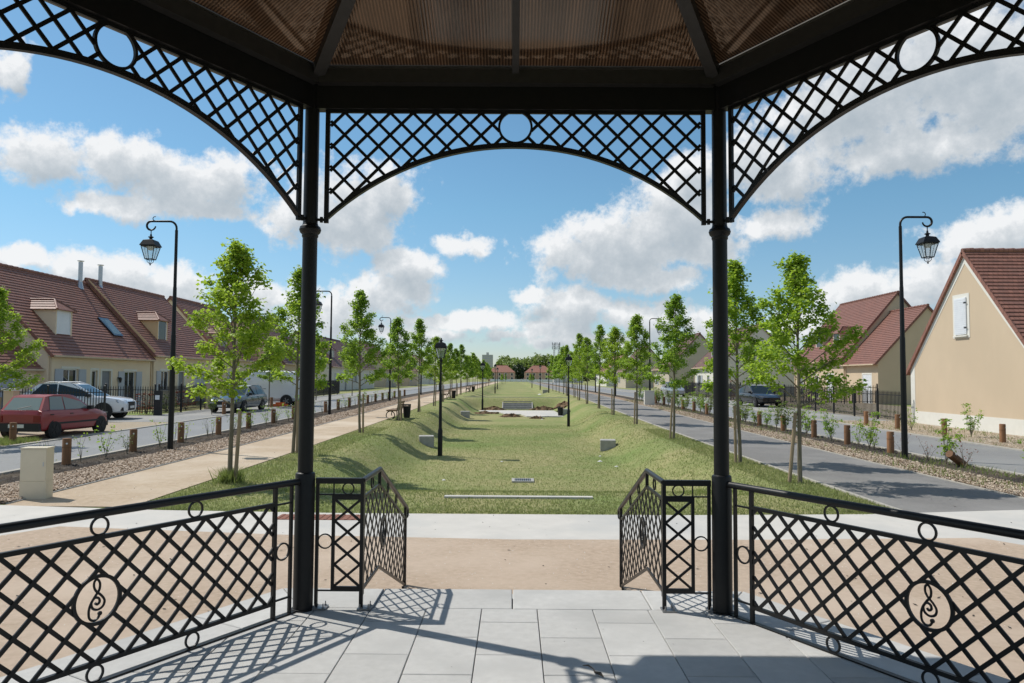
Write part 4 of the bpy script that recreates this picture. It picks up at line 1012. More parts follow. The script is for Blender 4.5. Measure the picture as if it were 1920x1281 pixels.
house('beige house beyond the long pale one on the left', (-22.5, 128, -.15), 90, 13, 9, 3.4, 8.0, 'render_sand', 'tiles_red', [(3,4.3,.95,2.25,'window'),(8,9,0,2.2,'door')])
house('small distant beige house on the left of the avenue', (-21.5, 150, -.15), 90, 14, 9, 3.4, 7.6, 'render_beige', 'tiles_pink', [(3,4.3,.95,2.25,'window')], fine=False)
house('farthest small house on the left of the avenue', (-22, 190, -.15), 90, 18, 9, 3.4, 7.6, 'render_white', 'tiles_pink', [(3,4.3,.95,2.25,'window')], fine=False)
# skylight and flues on the nearest houses
sl_ = (7.88-3.25)/4.4; th_ = math.atan(sl_)
sk = MB().box(-.55, .55, -.75, .75, .03, .12).build('skylight', 'dark_car', hA); sk.location = (8.35, 1.55, 3.25+1.55*sl_+.02); sk.rotation_euler = (th_, 0, 0)
MB().box(-.43, .43, -.62, .62, .121, .127).build('pane', 'car_glass_light', sk)
for hh_, x_, y_, zt in ((hA, 9.3, 4.05, 9.15), (hB, 1.05, 4.1, 9.2)):
    z_ = 3.3+y_*1.05; fl = MB().lathe([(.13, z_-.1), (.13, zt)], 14, (x_, y_, 0)).lathe([(.23, z_-.15), (.135, z_+.3)], 14, (x_, y_, 0)).build('flue', 'zinc', hh_, True)
    MB().lathe([(.02, zt+.05), (.2, zt+.05), (.2, zt+.075), (.02, zt+.09)], 14, (x_, y_, 0)).lathe([(.015, zt), (.015, zt+.06)], 6, (x_, y_, 0)).build('cowl', 'zinc', fl)
wl = MB().box(6.55, 6.65, -.16, -.002, 1.8, 1.86).lathe([(.05, 0), (.09, .22), (.09, .24), (.02, .32)], 6, (6.6, -.15, 1.55)).build('wall_lamp', 'plastic_black', hA)

# right side
hF = house('big cream gabled house at the right picture edge with closed white shutter', (19.0, 26.55, -.4), 0, 11.5, 8.8, 2.66, 7.5, 'render_beige', 'tiles_red', gutter=False, group='houses along the avenue')
b = MB(); 
b.box(-.012, -.002, .0, 8.8, -.3, .60)
b.box(-.011, -.001, .0, .36, .60, 2.66); b.box(-.011, -.001, 8.44, 8.8, .60, 2.66)
for y0_, y1_ in ((.0, 4.4), (8.8, 4.4)):
    s_ = 1 if y0_ == 0 else -1
    b.add([(-.011,y0_,2.66),(-.011,y0_+s_*.36,2.66),(-.011,4.4,6.98),(-.011,4.4,7.38)], [(0,1,2,3)])
b.build('gable_trim', 'trim_white', hF, fix=False)
b = MB().box(-.016, -.003, 4.15, 5.3, 3.85, 5.72); b.build('surround', 'trim_white', hF)
s = MB().box(-.06, -.018, 4.32, 5.14, 4.0, 5.55)
for q in np.linspace(4.05, 5.45, 17): s.box(-.068, -.061, 4.36, 5.1, q, q+.05)
sh_ = s.build('shutter', 'pvc', hF); 
for q in (4.25, 5.3): MB().box(-.078, -.069, 4.26, 4.45, q, q+.05).build('hinge', 'plastic_black', sh_)
MB().box(-.1, .02, 4.25, 5.2, 3.9, 3.95).build('sill', 'trim_white', hF)
house('lower front wing of the beige house beyond the black fence on the right', (28.05, 62.5, -.22), -90, 5.6, 7.8, 3.4, 7.65, 'render_beige', 'tiles_bright', [(3.1,4.5,.02,2.3,'shut')])
house('tall beige house with bright red roof beyond the fence on the right', (27.9, 73.4, -.18), -90, 10.9, 9.4, 3.75, 9.3, 'render_beige', 'tiles_bright', [(1.2,2.2,0,2.2,'door'),(3.6,4.2,1.1,2.2,'plain'),(5.0,5.7,.1,2.2,'plain'),(7.6,8.9,.02,2.3,'shut')], dormers=[(3.0,4.6,4.8,6.3),(7.2,8.6,4.6,6.0)])
house('beige house behind the right lamp mast, mostly hidden by trees', (22.5, 92, -.15), -90, 11, 9, 3.4, 7.8, 'render_white', 'tiles_brown', [(2,3.2,.95,2.25,'window'),(6,7,0,2.2,'door')], dormers=[(4,5.4,4.4,5.7)])
house('beige house with a pointed gable seen over the right trees', (21.0, 111, -.15), -90, 11, 8.4, 3.4, 8.0, 'render_sand', 'tiles_brown', [(2,3.2,.95,2.25,'window')], dormers=[(6,7.4,4.4,5.7)])
house('smaller distant gabled house over the right trees', (21.0, 150, -.15), -90, 11, 8.4, 3.4, 8.0, 'render_sand', 'tiles_brown', [(2,3.2,.95,2.25,'window')])
house('low white house far along the right of the avenue', (21.0, 190, -.15), -90, 22, 8.4, 3.4, 7.4, 'render_white', 'tiles_pink', [(2,3.2,.95,2.25,'window')], fine=False)
house('distant building with a plain red roof under the masts', (16, 300, -.15), 0, 12, 9, 6.2, 9.7, 'render_white', 'tiles_bright', gutter=False, hip=0, fine=False)
for lab, x0, x1, sg in (('pink rendered house closing the avenue on the left', -13.5, .4, 1), ('pink rendered house closing the avenue on the right', 5.4, 20, -1)):
    L = x1-x0; wn = []
    for q in range(4):
        u = (L-2.2-q*3.2) if sg > 0 else (1+q*3.2)
        wn += [(u, u+1.1, 3.0, 4.3, 'plain'), (u, u+1.1, .9, 2.2, 'plain')]
    house(lab, (x0, 380, -.15), 0, L, 9, 4.9, 8.3, 'render_pink', 'tiles_pink', wn, hip=4.3, gutter=False, fine=False, group='houses closing the avenue')
# far wall with white gates
w_ = thing('boundary_wall', 'low white wall and gates at the far end of the avenue', 'wall', (-12, 362, -.15))
for i in range(12):
    MB().box(i*2.6, i*2.6+2.3, 0, .15, 0, 1.15).build('panel', 'pvc', w_); MB().box(i*2.6+2.3, i*2.6+2.6, -.05, .2, 0, 1.4).build('post', 'render_white', w_)
# tower block
tw = thing('tower_block', 'pale grey high-rise block on the horizon', 'building', (-39.5, 900, -.15))
MB().box(0, 13, 0, 12, 0, 30).box(5, 8, 4, 8, 30, 33).build('wall', 'tower_wall', tw)
wme = MB().box(0, 1.3, -.06, -.01, 0, 1.4).mesh('window', 'shutter_grey')
for r_ in range(10):
    for c_ in range(6):
        o = obj('window', wme, tw); o.location = (.8+c_*2.05, 0, 1.3+r_*2.9)
# two telecom masts
def mast(x, lab):
    m_ = thing('telecom_mast', lab, 'mast', (x, 500, -.15), .4, 'telecom masts'); H = 25.5; b = MB()
    for k_ in range(3):
        a_ = k_*2.094; b.tube([(math.cos(a_)*.75, math.sin(a_)*.75, 0), (math.cos(a_)*.5, math.sin(a_)*.5, H)], .11, 5)
    for j in range(18):
        z0, z1 = H*j/18, H*(j+1)/18; r0, r1 = .75-.25*j/18, .75-.25*(j+1)/18
        for k_ in range(3):
            a_, c_ = k_*2.094, (k_+1)*2.094; b.tube([(math.cos(a_)*r0, math.sin(a_)*r0, z0), (math.cos(c_)*r1, math.sin(c_)*r1, z1)], .06, 4)
    b.build('lattice_tower', 'mast', m_)
    for k_ in range(3):
        a_ = k_*2.094+.5
        for z in (H-4.2, H-1.6): MB().box(-.22, .22, -.12, .12, 0, 2.2).build('antenna', 'grey_door', m_).location = (math.cos(a_)*1.25, math.sin(a_)*1.25, z)
        MB().tube([(math.cos(a_)*.4, math.sin(a_)*.4, H-2.2), (math.cos(a_)*1.2, math.sin(a_)*1.2, H-2.2)], .06, 5).build('bracket', 'mast', m_)
mast(27.0, 'left of two thin telecom masts on the horizon'); mast(30.1, 'right of two thin telecom masts on the horizon')

# ------------------------------------------------------------------ fences
pk_me = MB().box(-.013, .013, -.013, .013, .08, 1.42).lathe([(.015, 1.42), (.001, 1.50)], 4).mesh('picket', 'plastic_black')
po_me = MB().box(-.035, .035, -.035, .035, -.05, 1.55).lathe([(.04, 1.55), (.04, 1.57), (.005, 1.60)], 4, sq=True).mesh('post', 'plastic_black')
def fence(x0, y0, x1, y1, label, step=.125, every=20, h_=1.0):
    L = math.hypot(x1-x0, y1-y0); rz = math.atan2(y1-y0, x1-x0); f_ = thing('metal_fence', label, 'fence', (x0, y0, gz(y0)), rz, 'black picket fences'); f_.scale = (1, 1, h_)
    dz = (gz(y1)-gz(y0))/L; n = int(L/step)
    for z in (.2, 1.28): MB().bar((0, 0, z), (L, 0, z+dz*L), .03, .035, (0,0,1)).build('rail', 'plastic_black', f_)
    for i in range(n+1):
        o = obj('post' if i % every == 0 else 'picket', po_me if i % every == 0 else pk_me, f_); o.location = (i*step, 0, dz*i*step)
fence(-17.95, 32.3, -25.8, 32.3, 'black picket fence standing in front of the white car')
fence(-18.1, 37.15, -23.2, 37.15, 'short black picket fence behind the bonnet of the white car')
fence(-18.0, 37.35, -18.0, 43.0, 'black picket fence before the red-leaved bushes')
fence(-18.0, 53.5, -18.0, 76, 'black picket fence before the pale houses on the left', .135)
fence(18.62, 35.3, 18.3, 57, 'black picket fence beside the cream gabled house')
fence(20.5, 57.2, 28.0, 57.0, 'inner black picket fence before the closed white shutters')
fence(18.4, 60, 18.4, 84, 'distant black picket fence along the right road', .15, 18)
def pillar(x, y, label):
    p_ = thing('gate_pillar', label, 'pillar', (x, y, gz(y)), 0, 'beige gate pillars')
    MB().box(-.17, .17, -.17, .17, -.05, 1.5).build('shaft', 'render_beige', p_); MB().box(-.22, .22, -.22, .22, 1.5, 1.58).build('cap', 'trim_white', p_)
pillar(-17.75, 26.0, 'beige gate pillar left of the red car'); pillar(-18.0, 43.4, 'beige gate pillar left of the dark estate car'); pillar(-18, 53.1, 'beige gate pillar right of the white van')
bx_ = thing('letter_box', 'dark letter box post behind the nearest left lamp mast', 'letter box', (-17.9, 37.25, gz(37.25)))
MB().box(-.18, .18, -.3, -.1, 0, 1.25).build('case', 'plastic_black', bx_); MB().box(-.1, .12, -.312, -.301, .8, 1.02).build('label_plate', 'pvc', bx_)

# ------------------------------------------------------------------ lamps
def lantern(parent, c, up_=True):
    """square tapered lantern, wide at the shoulder; c = centre of the bottom of the glass"""
    x, y, z = c; q = MB(); w0, w1, h_ = .105, .185, .36
    for (sx_, sy_) in ((1,1),(1,-1),(-1,-1),(-1,1)): q.bar((x+sx_*w0, y+sy_*w0, z), (x+sx_*w1, y+sy_*w1, z+h_), .016, .016)
    for (w, zz) in ((w0, z), (w1, z+h_)):
        for a, b_ in (((1,1),(1,-1)),((1,-1),(-1,-1)),((-1,-1),(-1,1)),((-1,1),(1,1))): q.bar((x+a[0]*w, y+a[1]*w, zz), (x+b_[0]*w, y+b_[1]*w, zz), .02, .02, (0,0,1))
    for sx_, sy_ in ((1,0),(-1,0),(0,1),(0,-1)): q.bar((x+sx_*w0, y+sy_*w0, z), (x+sx_*w1, y+sy_*w1, z+h_), .008, .008)
    q.build('lantern_frame', 'black_paint', parent)
    MB().lathe([(.215, h_+.01), (.215, h_+.03), (.15, h_+.17), (.13, h_+.18), (.045, h_+.21)], 4, c, sq=True).lathe([(.045, h_+.205), (.04, h_+.25), (.075, h_+.265), (.075, h_+.28), (.03, h_+.30), (.02, h_+.36)], 12, c).build('hood', 'black_paint', parent)
    for i in range(4):
        an = R(90*i); ca, sa = math.cos(an), math.sin(an); vs = []
        for (w, zz) in ((w0-.004, .01), (w1-.006, h_-.01)):
            for s_ in (-1, 1): vs.append((x+ca*w-sa*s_*(w-.006), y+sa*w+ca*s_*(w-.006), z+zz))
        for (w, zz) in ((w0-.008, .01), (w1-.010, h_-.01)):
            for s_ in (-1, 1): vs.append((x+ca*w-sa*s_*(w-.006), y+sa*w+ca*s_*(w-.006), z+zz))
        MB().add(vs, [(0,1,3,2),(4,6,7,5),(0,2,6,4),(1,5,7,3),(0,4,5,1),(2,3,7,6)]).build('pane', 'lamp_glass', parent)
    MB().lathe([(.05, h_-.10), (.10, h_-.04), (.11, h_)], 12, c).build('reflector', 'pvc', parent)
def crook_lamp(x, y, sgn, label, group):
    t = thing('street_lamp', label, 'street lamp', (x, y, gz(y)), 0, group); H = 6.45
    MB().lathe([(.10,0),(.10,.03),(.078,.05),(.072,2.0),(.066,3.2),(.058,3.25),(.050,4.55),(.044,4.6),(.040,H-.25)], 14).build('mast', 'black_paint', t, True)
    pts = [(0,0,H-.26)]+[(sgn*(.2-.2*math.cos(a)), 0, H-.2+.2*math.sin(a)) for a in np.linspace(0, math.pi/2, 7)]
    pts += [(sgn*.45,0,H),(sgn*.70,0,H)]
    cxh, czh = .72, H-.125
    pts += [(sgn*(cxh+.125*math.sin(a)), 0, czh+.125*math.cos(a)) for a in np.linspace(.25, 4.6, 14)]
    MB().tube(pts, [.030]*(len(pts)-6)+[.028,.026,.024,.022,.020,.018], 10).build('arm', 'black_paint', t, True)
    sc = [(sgn*(.62+.06*math.cos(a)), 0, H+.075+.06*math.sin(a)) for a in np.linspace(-1.57, 1.9, 8)]
    MB().tube(sc, .012, 6).build('scroll', 'black_paint', t, True)
    MB().tube([(sgn*cxh,0,czh-.12),(sgn*cxh,0,czh-.26)], .013, 8).build('hanger', 'black_paint', t)
    c = (sgn*cxh, 0, czh-.26-.70); lantern(t, c)
    bk = MB()
    for i in range(4):
        a = R(45+90*i); bk.tube([(c[0]+.09*math.cos(a), .09*math.sin(a), c[2]), (c[0]+.085*math.cos(a), .085*math.sin(a), c[2]-.07), (c[0]+.03*math.cos(a), .03*math.sin(a), c[2]-.12), (c[0], 0, c[2]-.125)], .008, 5)
    bk.lathe([(.02,-.17),(.02,-.12)], 6, c).build('basket', 'black_paint', t)
for i, y in enumerate([20.62, 38.2, 56.6, 75.5, 94, 113, 132, 151]):
    crook_lamp(-9.55 if i else -9.58, y, -1, f'tall black lamp with crook arm, {nth(i)} from the bandstand on the left', 'crook-arm lamps')
for i, y in enumerate([19.54, 37.6, 56, 75, 93.5, 112.5, 131, 150]):
    crook_lamp(10.3, y, 1, f'tall black lamp with crook arm, {nth(i)} from the bandstand on the right', 'crook-arm lamps')
def post_lamp(x, y, label):
    z = float(trough_z(np.array([x]), np.array([y]))[0]); t = thing('lamp_post', label, 'lamp post', (x, y, z), 0, 'lantern posts on the lawn')
    MB().lathe([(.085,-.05),(.085,.9),(.07,.95),(.06,1.0),(.052,2.2),(.044,2.25),(.036,3.36),(.06,3.38),(.06,3.42),(.03,3.45),(.03,3.49)], 14).build('post', 'black_paint', t, True)
    lantern(t, (0, 0, 3.49))
for i, (x, y, lab) in enumerate([(-2.63,26.4,'nearest lantern post, standing on the left of the lawn'),(3.16,42.8,'nearest lantern post on the right side of the lawn'),(-2.72,63.5,'second lantern post on the left of the lawn, by the concrete slab'),
    (4.5,96,'second lantern post on the right side, beyond the lawn steps'),(-2.7,104,'third lantern post on the left, beyond the lawn steps'),(4.3,122,'third lantern post on the right side, beyond the lawn steps'),(-3.2,140,'fourth lantern post on the left, far down the avenue'),(3.8,158,'farthest lantern post down the right of the lawn')]):
    post_lamp(x, y, lab)

# ------------------------------------------------------------------ bollards
bo_me = MB().lathe([(.095,-.05),(.095,.60),(.088,.615)], 14).mesh('post', 'bollard_wood', True); bo_r = MB().lathe([(.098,.40),(.098,.425)], 14).mesh('groove', 'bollard_wood')
re_me = MB().lathe([(.022,-.004),(.022,.004)], 10, axis='y').mesh('reflector', 'plate')
def bollard(x, y, label, group, rot=None, z=None):
    t = thing('bollard', label, 'bollard', (x, y, gz(y)+.02 if z is None else z), 0, group); obj('post', bo_me, t); obj('groove', bo_r, t)
    if y < 45: o = obj('reflector', re_me, t); o.location = (.05, -.086, .5); o.rotation_euler = (0, 0, .5)
    if rot: t.rotation_euler = rot
y = 14.1
for i, y in enumerate([14.05, 17.03, 20.0, 22.85, 25.75, 28.65, 31.6, 34.5, 37.4, 40.3, 43.2, 46.1, 49, 51.9, 54.8, 57.7, 60.6, 63.5, 66.4, 69.3]):
    bollard(-10.3, y, f'wooden bollard by the left road, {nth(i)} from the beige cabinet', 'bollards by the left road')
for i, y in enumerate([20.9, 23.6, 26.2, 29.2, 32.0, 34.9, 37.8, 40.7, 43.6, 46.5, 49.4, 52.3, 55.2, 58.1]):
    bollard(10.62, y, f'wooden bollard by the right road, {nth(i)} beyond the leaning one', 'bollards by the right road')
bollard(10.9, 18.0, 'knocked-over wooden bollard leaning in the right planting bed', 'bollards by the right road', (R(12), R(-62), .25), gz(18)+.06)
bollard(10.7, 15.25, 'wooden bollard cut by the right picture edge', 'bollards by the right road')
for i, (x, y) in enumerate([(16.3,24.72),(16.1,27.71),(15.85,30.6),(15.75,33.1)]):
    bollard(x, y, f'wooden bollard below the cream gabled house, {nth(i)} from the right picture edge', 'bollards beyond the right road')
bollard(-15.2, 22.4, 'wooden bollard behind the rear of the red car', 'bollards beyond the left road')
for i, y in enumerate([38.4, 41.2, 45.9]): bollard(-15.1, y, f'wooden bollard beyond the left road, {nth(i)} of three by the dark estate car', 'bollards beyond the left road')

# ------------------------------------------------------------------ cabinet, benches, bins, blocks, drains
cb = thing('electrical_cabinet', 'beige service cabinet standing at the start of the sandy path', 'cabinet', (-8.05, 12.5, -.44), R(8))
MB().box(-.205, .205, -.13, .13, 0, .30).build('base', 'cabinet', cb); bd = MB().box(-.203, .203, -.128, .128, .302, .84).build('body', 'cabinet', cb)
MB().box(-.212, .212, -.138, .138, .842, .862).build('lid', 'cabinet', cb)
MB().box(-.198, .198, -.134, -.129, .315, .83).build('door', 'cabinet', cb)
MB().box(.15, .165, -.142, -.135, .55, .62).build('lock', 'zinc', cb)
c2 = thing('electrical_cabinet', 'small pale service cabinet beside the third lamp on the right', 'cabinet', (9.6, 52.5, gz(52.5)+.02), 0)
MB().box(-.35, .35, -.18, .18, 0, .28).box(-.345, .345, -.175, .175, .28, 1.0).build('body', 'render_white', c2); MB().box(-.37, .37, -.2, .2, 1.0, 1.03).build('lid', 'render_white', c2)
for x0 in (-.34, .004): MB().box(x0, x0+.336, -.183, -.176, .30, .98).build('door', 'render_white', c2)
def bench(x, y, rz, label):
    t = thing('park_bench', label, 'bench', (x, y, float(trough_z(np.array([x]), np.array([y]))[0])), rz, 'park benches')
    for s in (-.75, .75):
        l = MB().tube([(s, -.26+.0, 0)]+[(s, -.1+.2*math.cos(a), .22+.2*math.sin(a)) for a in np.linspace(-2.2, 3.6, 14)], .022, 6).tube([(s,.22,0),(s,.2,.42),(s,.30,.85)], .022, 6).tube([(s,-.28,.43),(s,.22,.43)], .02, 6); l.build('leg', 'black_paint', t)
    for i in range(4): MB().box(-.95, .95, -.27+i*.125, -.165+i*.125, .445, .48).build('seat_slat', 'bench_wood', t)
    for i in range(3): MB().bar((-.95, .235+i*.03, .56+i*.125), (.95, .235+i*.03, .56+i*.125), .03, .10, (0,.25,1)).build('back_slat', 'bench_wood', t)
def bin_(x, y, label):
    t = thing('litter_bin', label, 'bin', (x, y, float(trough_z(np.array([x]), np.array([y]))[0])), 0, 'black litter bins'); t.scale = (.8, .8, .8)
    b = MB()
    for i in range(18):
        a = i*2*math.pi/18; b.bar((.19*math.cos(a), .19*math.sin(a), .03), (.245*math.cos(a), .245*math.sin(a), .82), .05, .015, (math.cos(a), math.sin(a), 0))
    b.build('slats', 'plastic_black', t); MB().lathe([(.18,0),(.18,.03),(.175,.04),(.215,.70)], 16).build('liner', 'plastic_black', t); MB().lathe([(.235,.81),(.262,.81),(.262,.85),(.235,.85)], 18).build('rim', 'black_paint', t)
bench(-5.7, 35.4, R(-90), 'wooden park bench beside the sandy path, nearest one'); bin_(-5.3, 36.5, 'black litter bin behind the nearest park bench')
bench(-5.7, 62, R(-90), 'distant wooden park bench beside the sandy path'); bin_(-5.3, 64.5, 'distant black litter bin on the left path edge')
bin_(3.35, 53.5, 'black litter bin at the right end of the concrete slab')
bench(-5.7, 92, R(-90), 'farthest wooden park bench along the sandy path'); bin_(-5.3, 95, 'farthest black litter bin along the sandy path')
def block(x, y, s, rz, label):
    z = float(trough_z(np.array([x]), np.array([y]))[0]); t = MB().prism([(-s/2,-s/2),(s/2,-s/2),(s/2,s/2),(-s/2,s/2)], -.3, s*.62, .015).build('stone_block', 'stone_block'); t.location = (x, y, z); t.rotation_euler = (0, 0, rz)
    tag(t, label, 'block', 'concrete blocks on the banks')
block(-3.45, 29.2, .58, .15, 'concrete seat block on the left bank, nearest lantern post'); block(3.62, 28.5, .58, -.1, 'concrete seat block at the foot of the right bank')
block(-3.35, 50.6, .62, .1, 'concrete seat block on the left bank near the slab'); block(3.75, 53.8, .62, 0, 'concrete seat block beside the bin right of the slab')
block(4.2, 100, .7, 0, 'distant concrete seat block on the right bank')
dz_ = float(trough_z(np.array([.25]), np.array([20.1]))[0]); dr = thing('drain', 'square drain with slotted grate in the lawn', 'drain', (.25, 20.1, dz_+.002))
MB().box(-.3,.3,-.3,-.22,-.1,.04).box(-.3,.3,.22,.3,-.1,.04).box(-.3,-.22,-.22,.22,-.1,.04).box(.22,.3,-.22,.22,-.1,.04).build('frame', 'stone_block', dr); MB().box(-.22,.22,-.22,.22,-.1,.012).build('pit', 'plastic_black', dr)
for i in range(8): MB().box(-.2+i*.053, -.175+i*.053, -.22, .22, .013, .034).build('grate_bar', 'galv', dr)
ks = MB().box(-1.2, 1.38, 12.86, 13.0, -.6, -.415).build('edging_stone', 'concrete'); tag(ks, 'long low concrete edging strip lying in the near lawn', 'edging')
dc = thing('drain_cover', 'rust-coloured grating set in the concrete path on the left', 'drain cover', (-2.85, 10.95, -.4298))
MB().box(-.62, .62, -.2, .2, 0, .006).build('plate', 'rust', dc)
for i in range(12): MB().box(-.6+i*.1, -.56+i*.1, -.19, .19, .0062, .012).build('grate_bar', 'rust', dc)
# the slab and stairs at the end of the sunken lawn
sl = MB().prism([(-2.95,61.5),(-2.0,58.6),(-1.2,58.9),(-.7,56.2),(.5,55.6),(.9,52.6),(1.7,52.2),(2.5,53.0),(3.55,52.6),(3.35,61.8)], -1.4, -1.06, .02).build('concrete_slab', 'concrete'); tag(sl, 'pale unfinished concrete slab with ragged edge in the lawn', 'slab')
def heap(x, y, rx, ry, h_, seed, label):
    r_ = np.random.default_rng(seed); n, m_ = 22, 8; b = MB(); z0 = float(trough_z(np.array([x]), np.array([y]))[0])
    for j in range(m_+1):
        t = j/m_
        for i in range(n):
            a = 2*math.pi*i/n; k_ = (1-t)*(1+.22*math.sin(3*a+seed)+.15*math.sin(7*a+2*seed)); b.v.append((k_*rx*math.cos(a)+r_.normal(0,.04), k_*ry*math.sin(a)+r_.normal(0,.04), -.08+(h_+.08)*math.sin(t*math.pi/2)**1.2+r_.normal(0,.05)*(t < 1)))
    for j in range(m_):
        for i in range(n): b.f.append((j*n+i, j*n+(i+1) % n, (j+1)*n+(i+1) % n, (j+1)*n+i))
    o = b.build('soil_heap', 'dirt', None, False); o.location = (x, y, z0); tag(o, label, 'soil heap', 'heaps of dug soil round the slab')
heap(-2.3, 57.4, 1.2, .8, .16, 1, 'brown soil heap at the left front of the slab'); heap(-.3, 53.2, 1.0, .9, .2, 2, 'brown soil heap at the middle front of the slab')
heap(1.5, 51.0, .6, .5, .15, 3, 'small brown soil heap at the right front of the slab'); heap(4.1, 60.5, .8, 1.4, .45, 4, 'grassy brown soil heap at the right end of the slab')
heap(-1.8, 64.2, 1.2, .7, .28, 5, 'brown soil heap left of the lawn steps'); heap(2.6, 64.6, 1.3, .7, .3, 6, 'brown soil heap right of the lawn steps')
st = thing('steps', 'grey concrete steps up to the terrace at the lawn end', 'steps', (.3, 65.2, -1.17))
for i in range(7): MB().box(-1.27, 1.27, i*.36, 2.75, i*.143, (i+1)*.143-.002).build('step', 'concrete_dark' if i % 1 == 0 else 'concrete', st)
sw_ = MB()
for x0 in (-1.36, 1.275): sw_.add([(x0,0,0),(x0+.085,0,0),(x0+.085,2.75,0),(x0,2.75,0),(x0,0,.16),(x0+.085,0,.16),(x0+.085,2.5,1.0),(x0,2.5,1.0),(x0,2.75,1.0),(x0+.085,2.75,1.0)], [(0,1,5,4),(4,5,6,7),(7,6,9,8),(0,4,7,8,3),(1,2,9,6,5),(2,3,8,9),(0,3,2,1)])
sw_.build('side_wall', 'concrete_dark', st)
tag(MB().box(-4.6, 5.0, 68.0, 68.3, -.5, -.13).build('edging_stone', 'kerb'), 'thin concrete edge along the terrace above the lawn steps', 'edging')
def litter(x, y, s, lab, z=None):
    r_ = np.random.default_rng(int(abs(x*100))); z0 = float(trough_z(np.array([x]), np.array([y]))[0]) if z is None else z
    b = MB(); 
    for k_ in range(7): a = k_*.9; b.v.append((math.cos(a)*s*r_.uniform(.6,1.2), math.sin(a)*s*r_.uniform(.5,1), 0))
    b.v.append((0,0,s*.45)); b.f = [(i, (i+1) % 7, 7) for i in range(7)]+[tuple(range(7))[::-1]]
    o = b.build('stone', 'litter'); o.location = (x, y, z0+.005); tag(o, lab, 'stone', 'pale stones on the lawn')
litter(2.9, 24.9, .10, 'pale stone low on the right bank'); litter(-1.9, 20.2, .06, 'small pale stone on the left of the lawn'); litter(3.25, 23.4, .08, 'pale stone left of the right bank block'); litter(3.1, 26.6, .07, 'pale stone just below the right bank block'); litter(1.9, 50, .09, 'pale stone before the concrete slab'); litter(-.4, 24.6, .06, 'small pale stone in the middle of the lawn')
litter(3.4, 98, .3, 'white scrap on the far lawn')
tw_ = MB().tube([(.0,0,.012),(.03,-.015,.02),(.055,-.05,.014),(.06,-.09,.012),(.085,-.125,.018),(.10,-.16,.012)], [.002,.005,.003,.006,.010,.002], 6).build('dry_leaf', 'dry_leaf'); tw_.location = (.40, 4.26, .0); tag(tw_, 'dark curled dry leaf lying on the paving slabs', 'leaf')

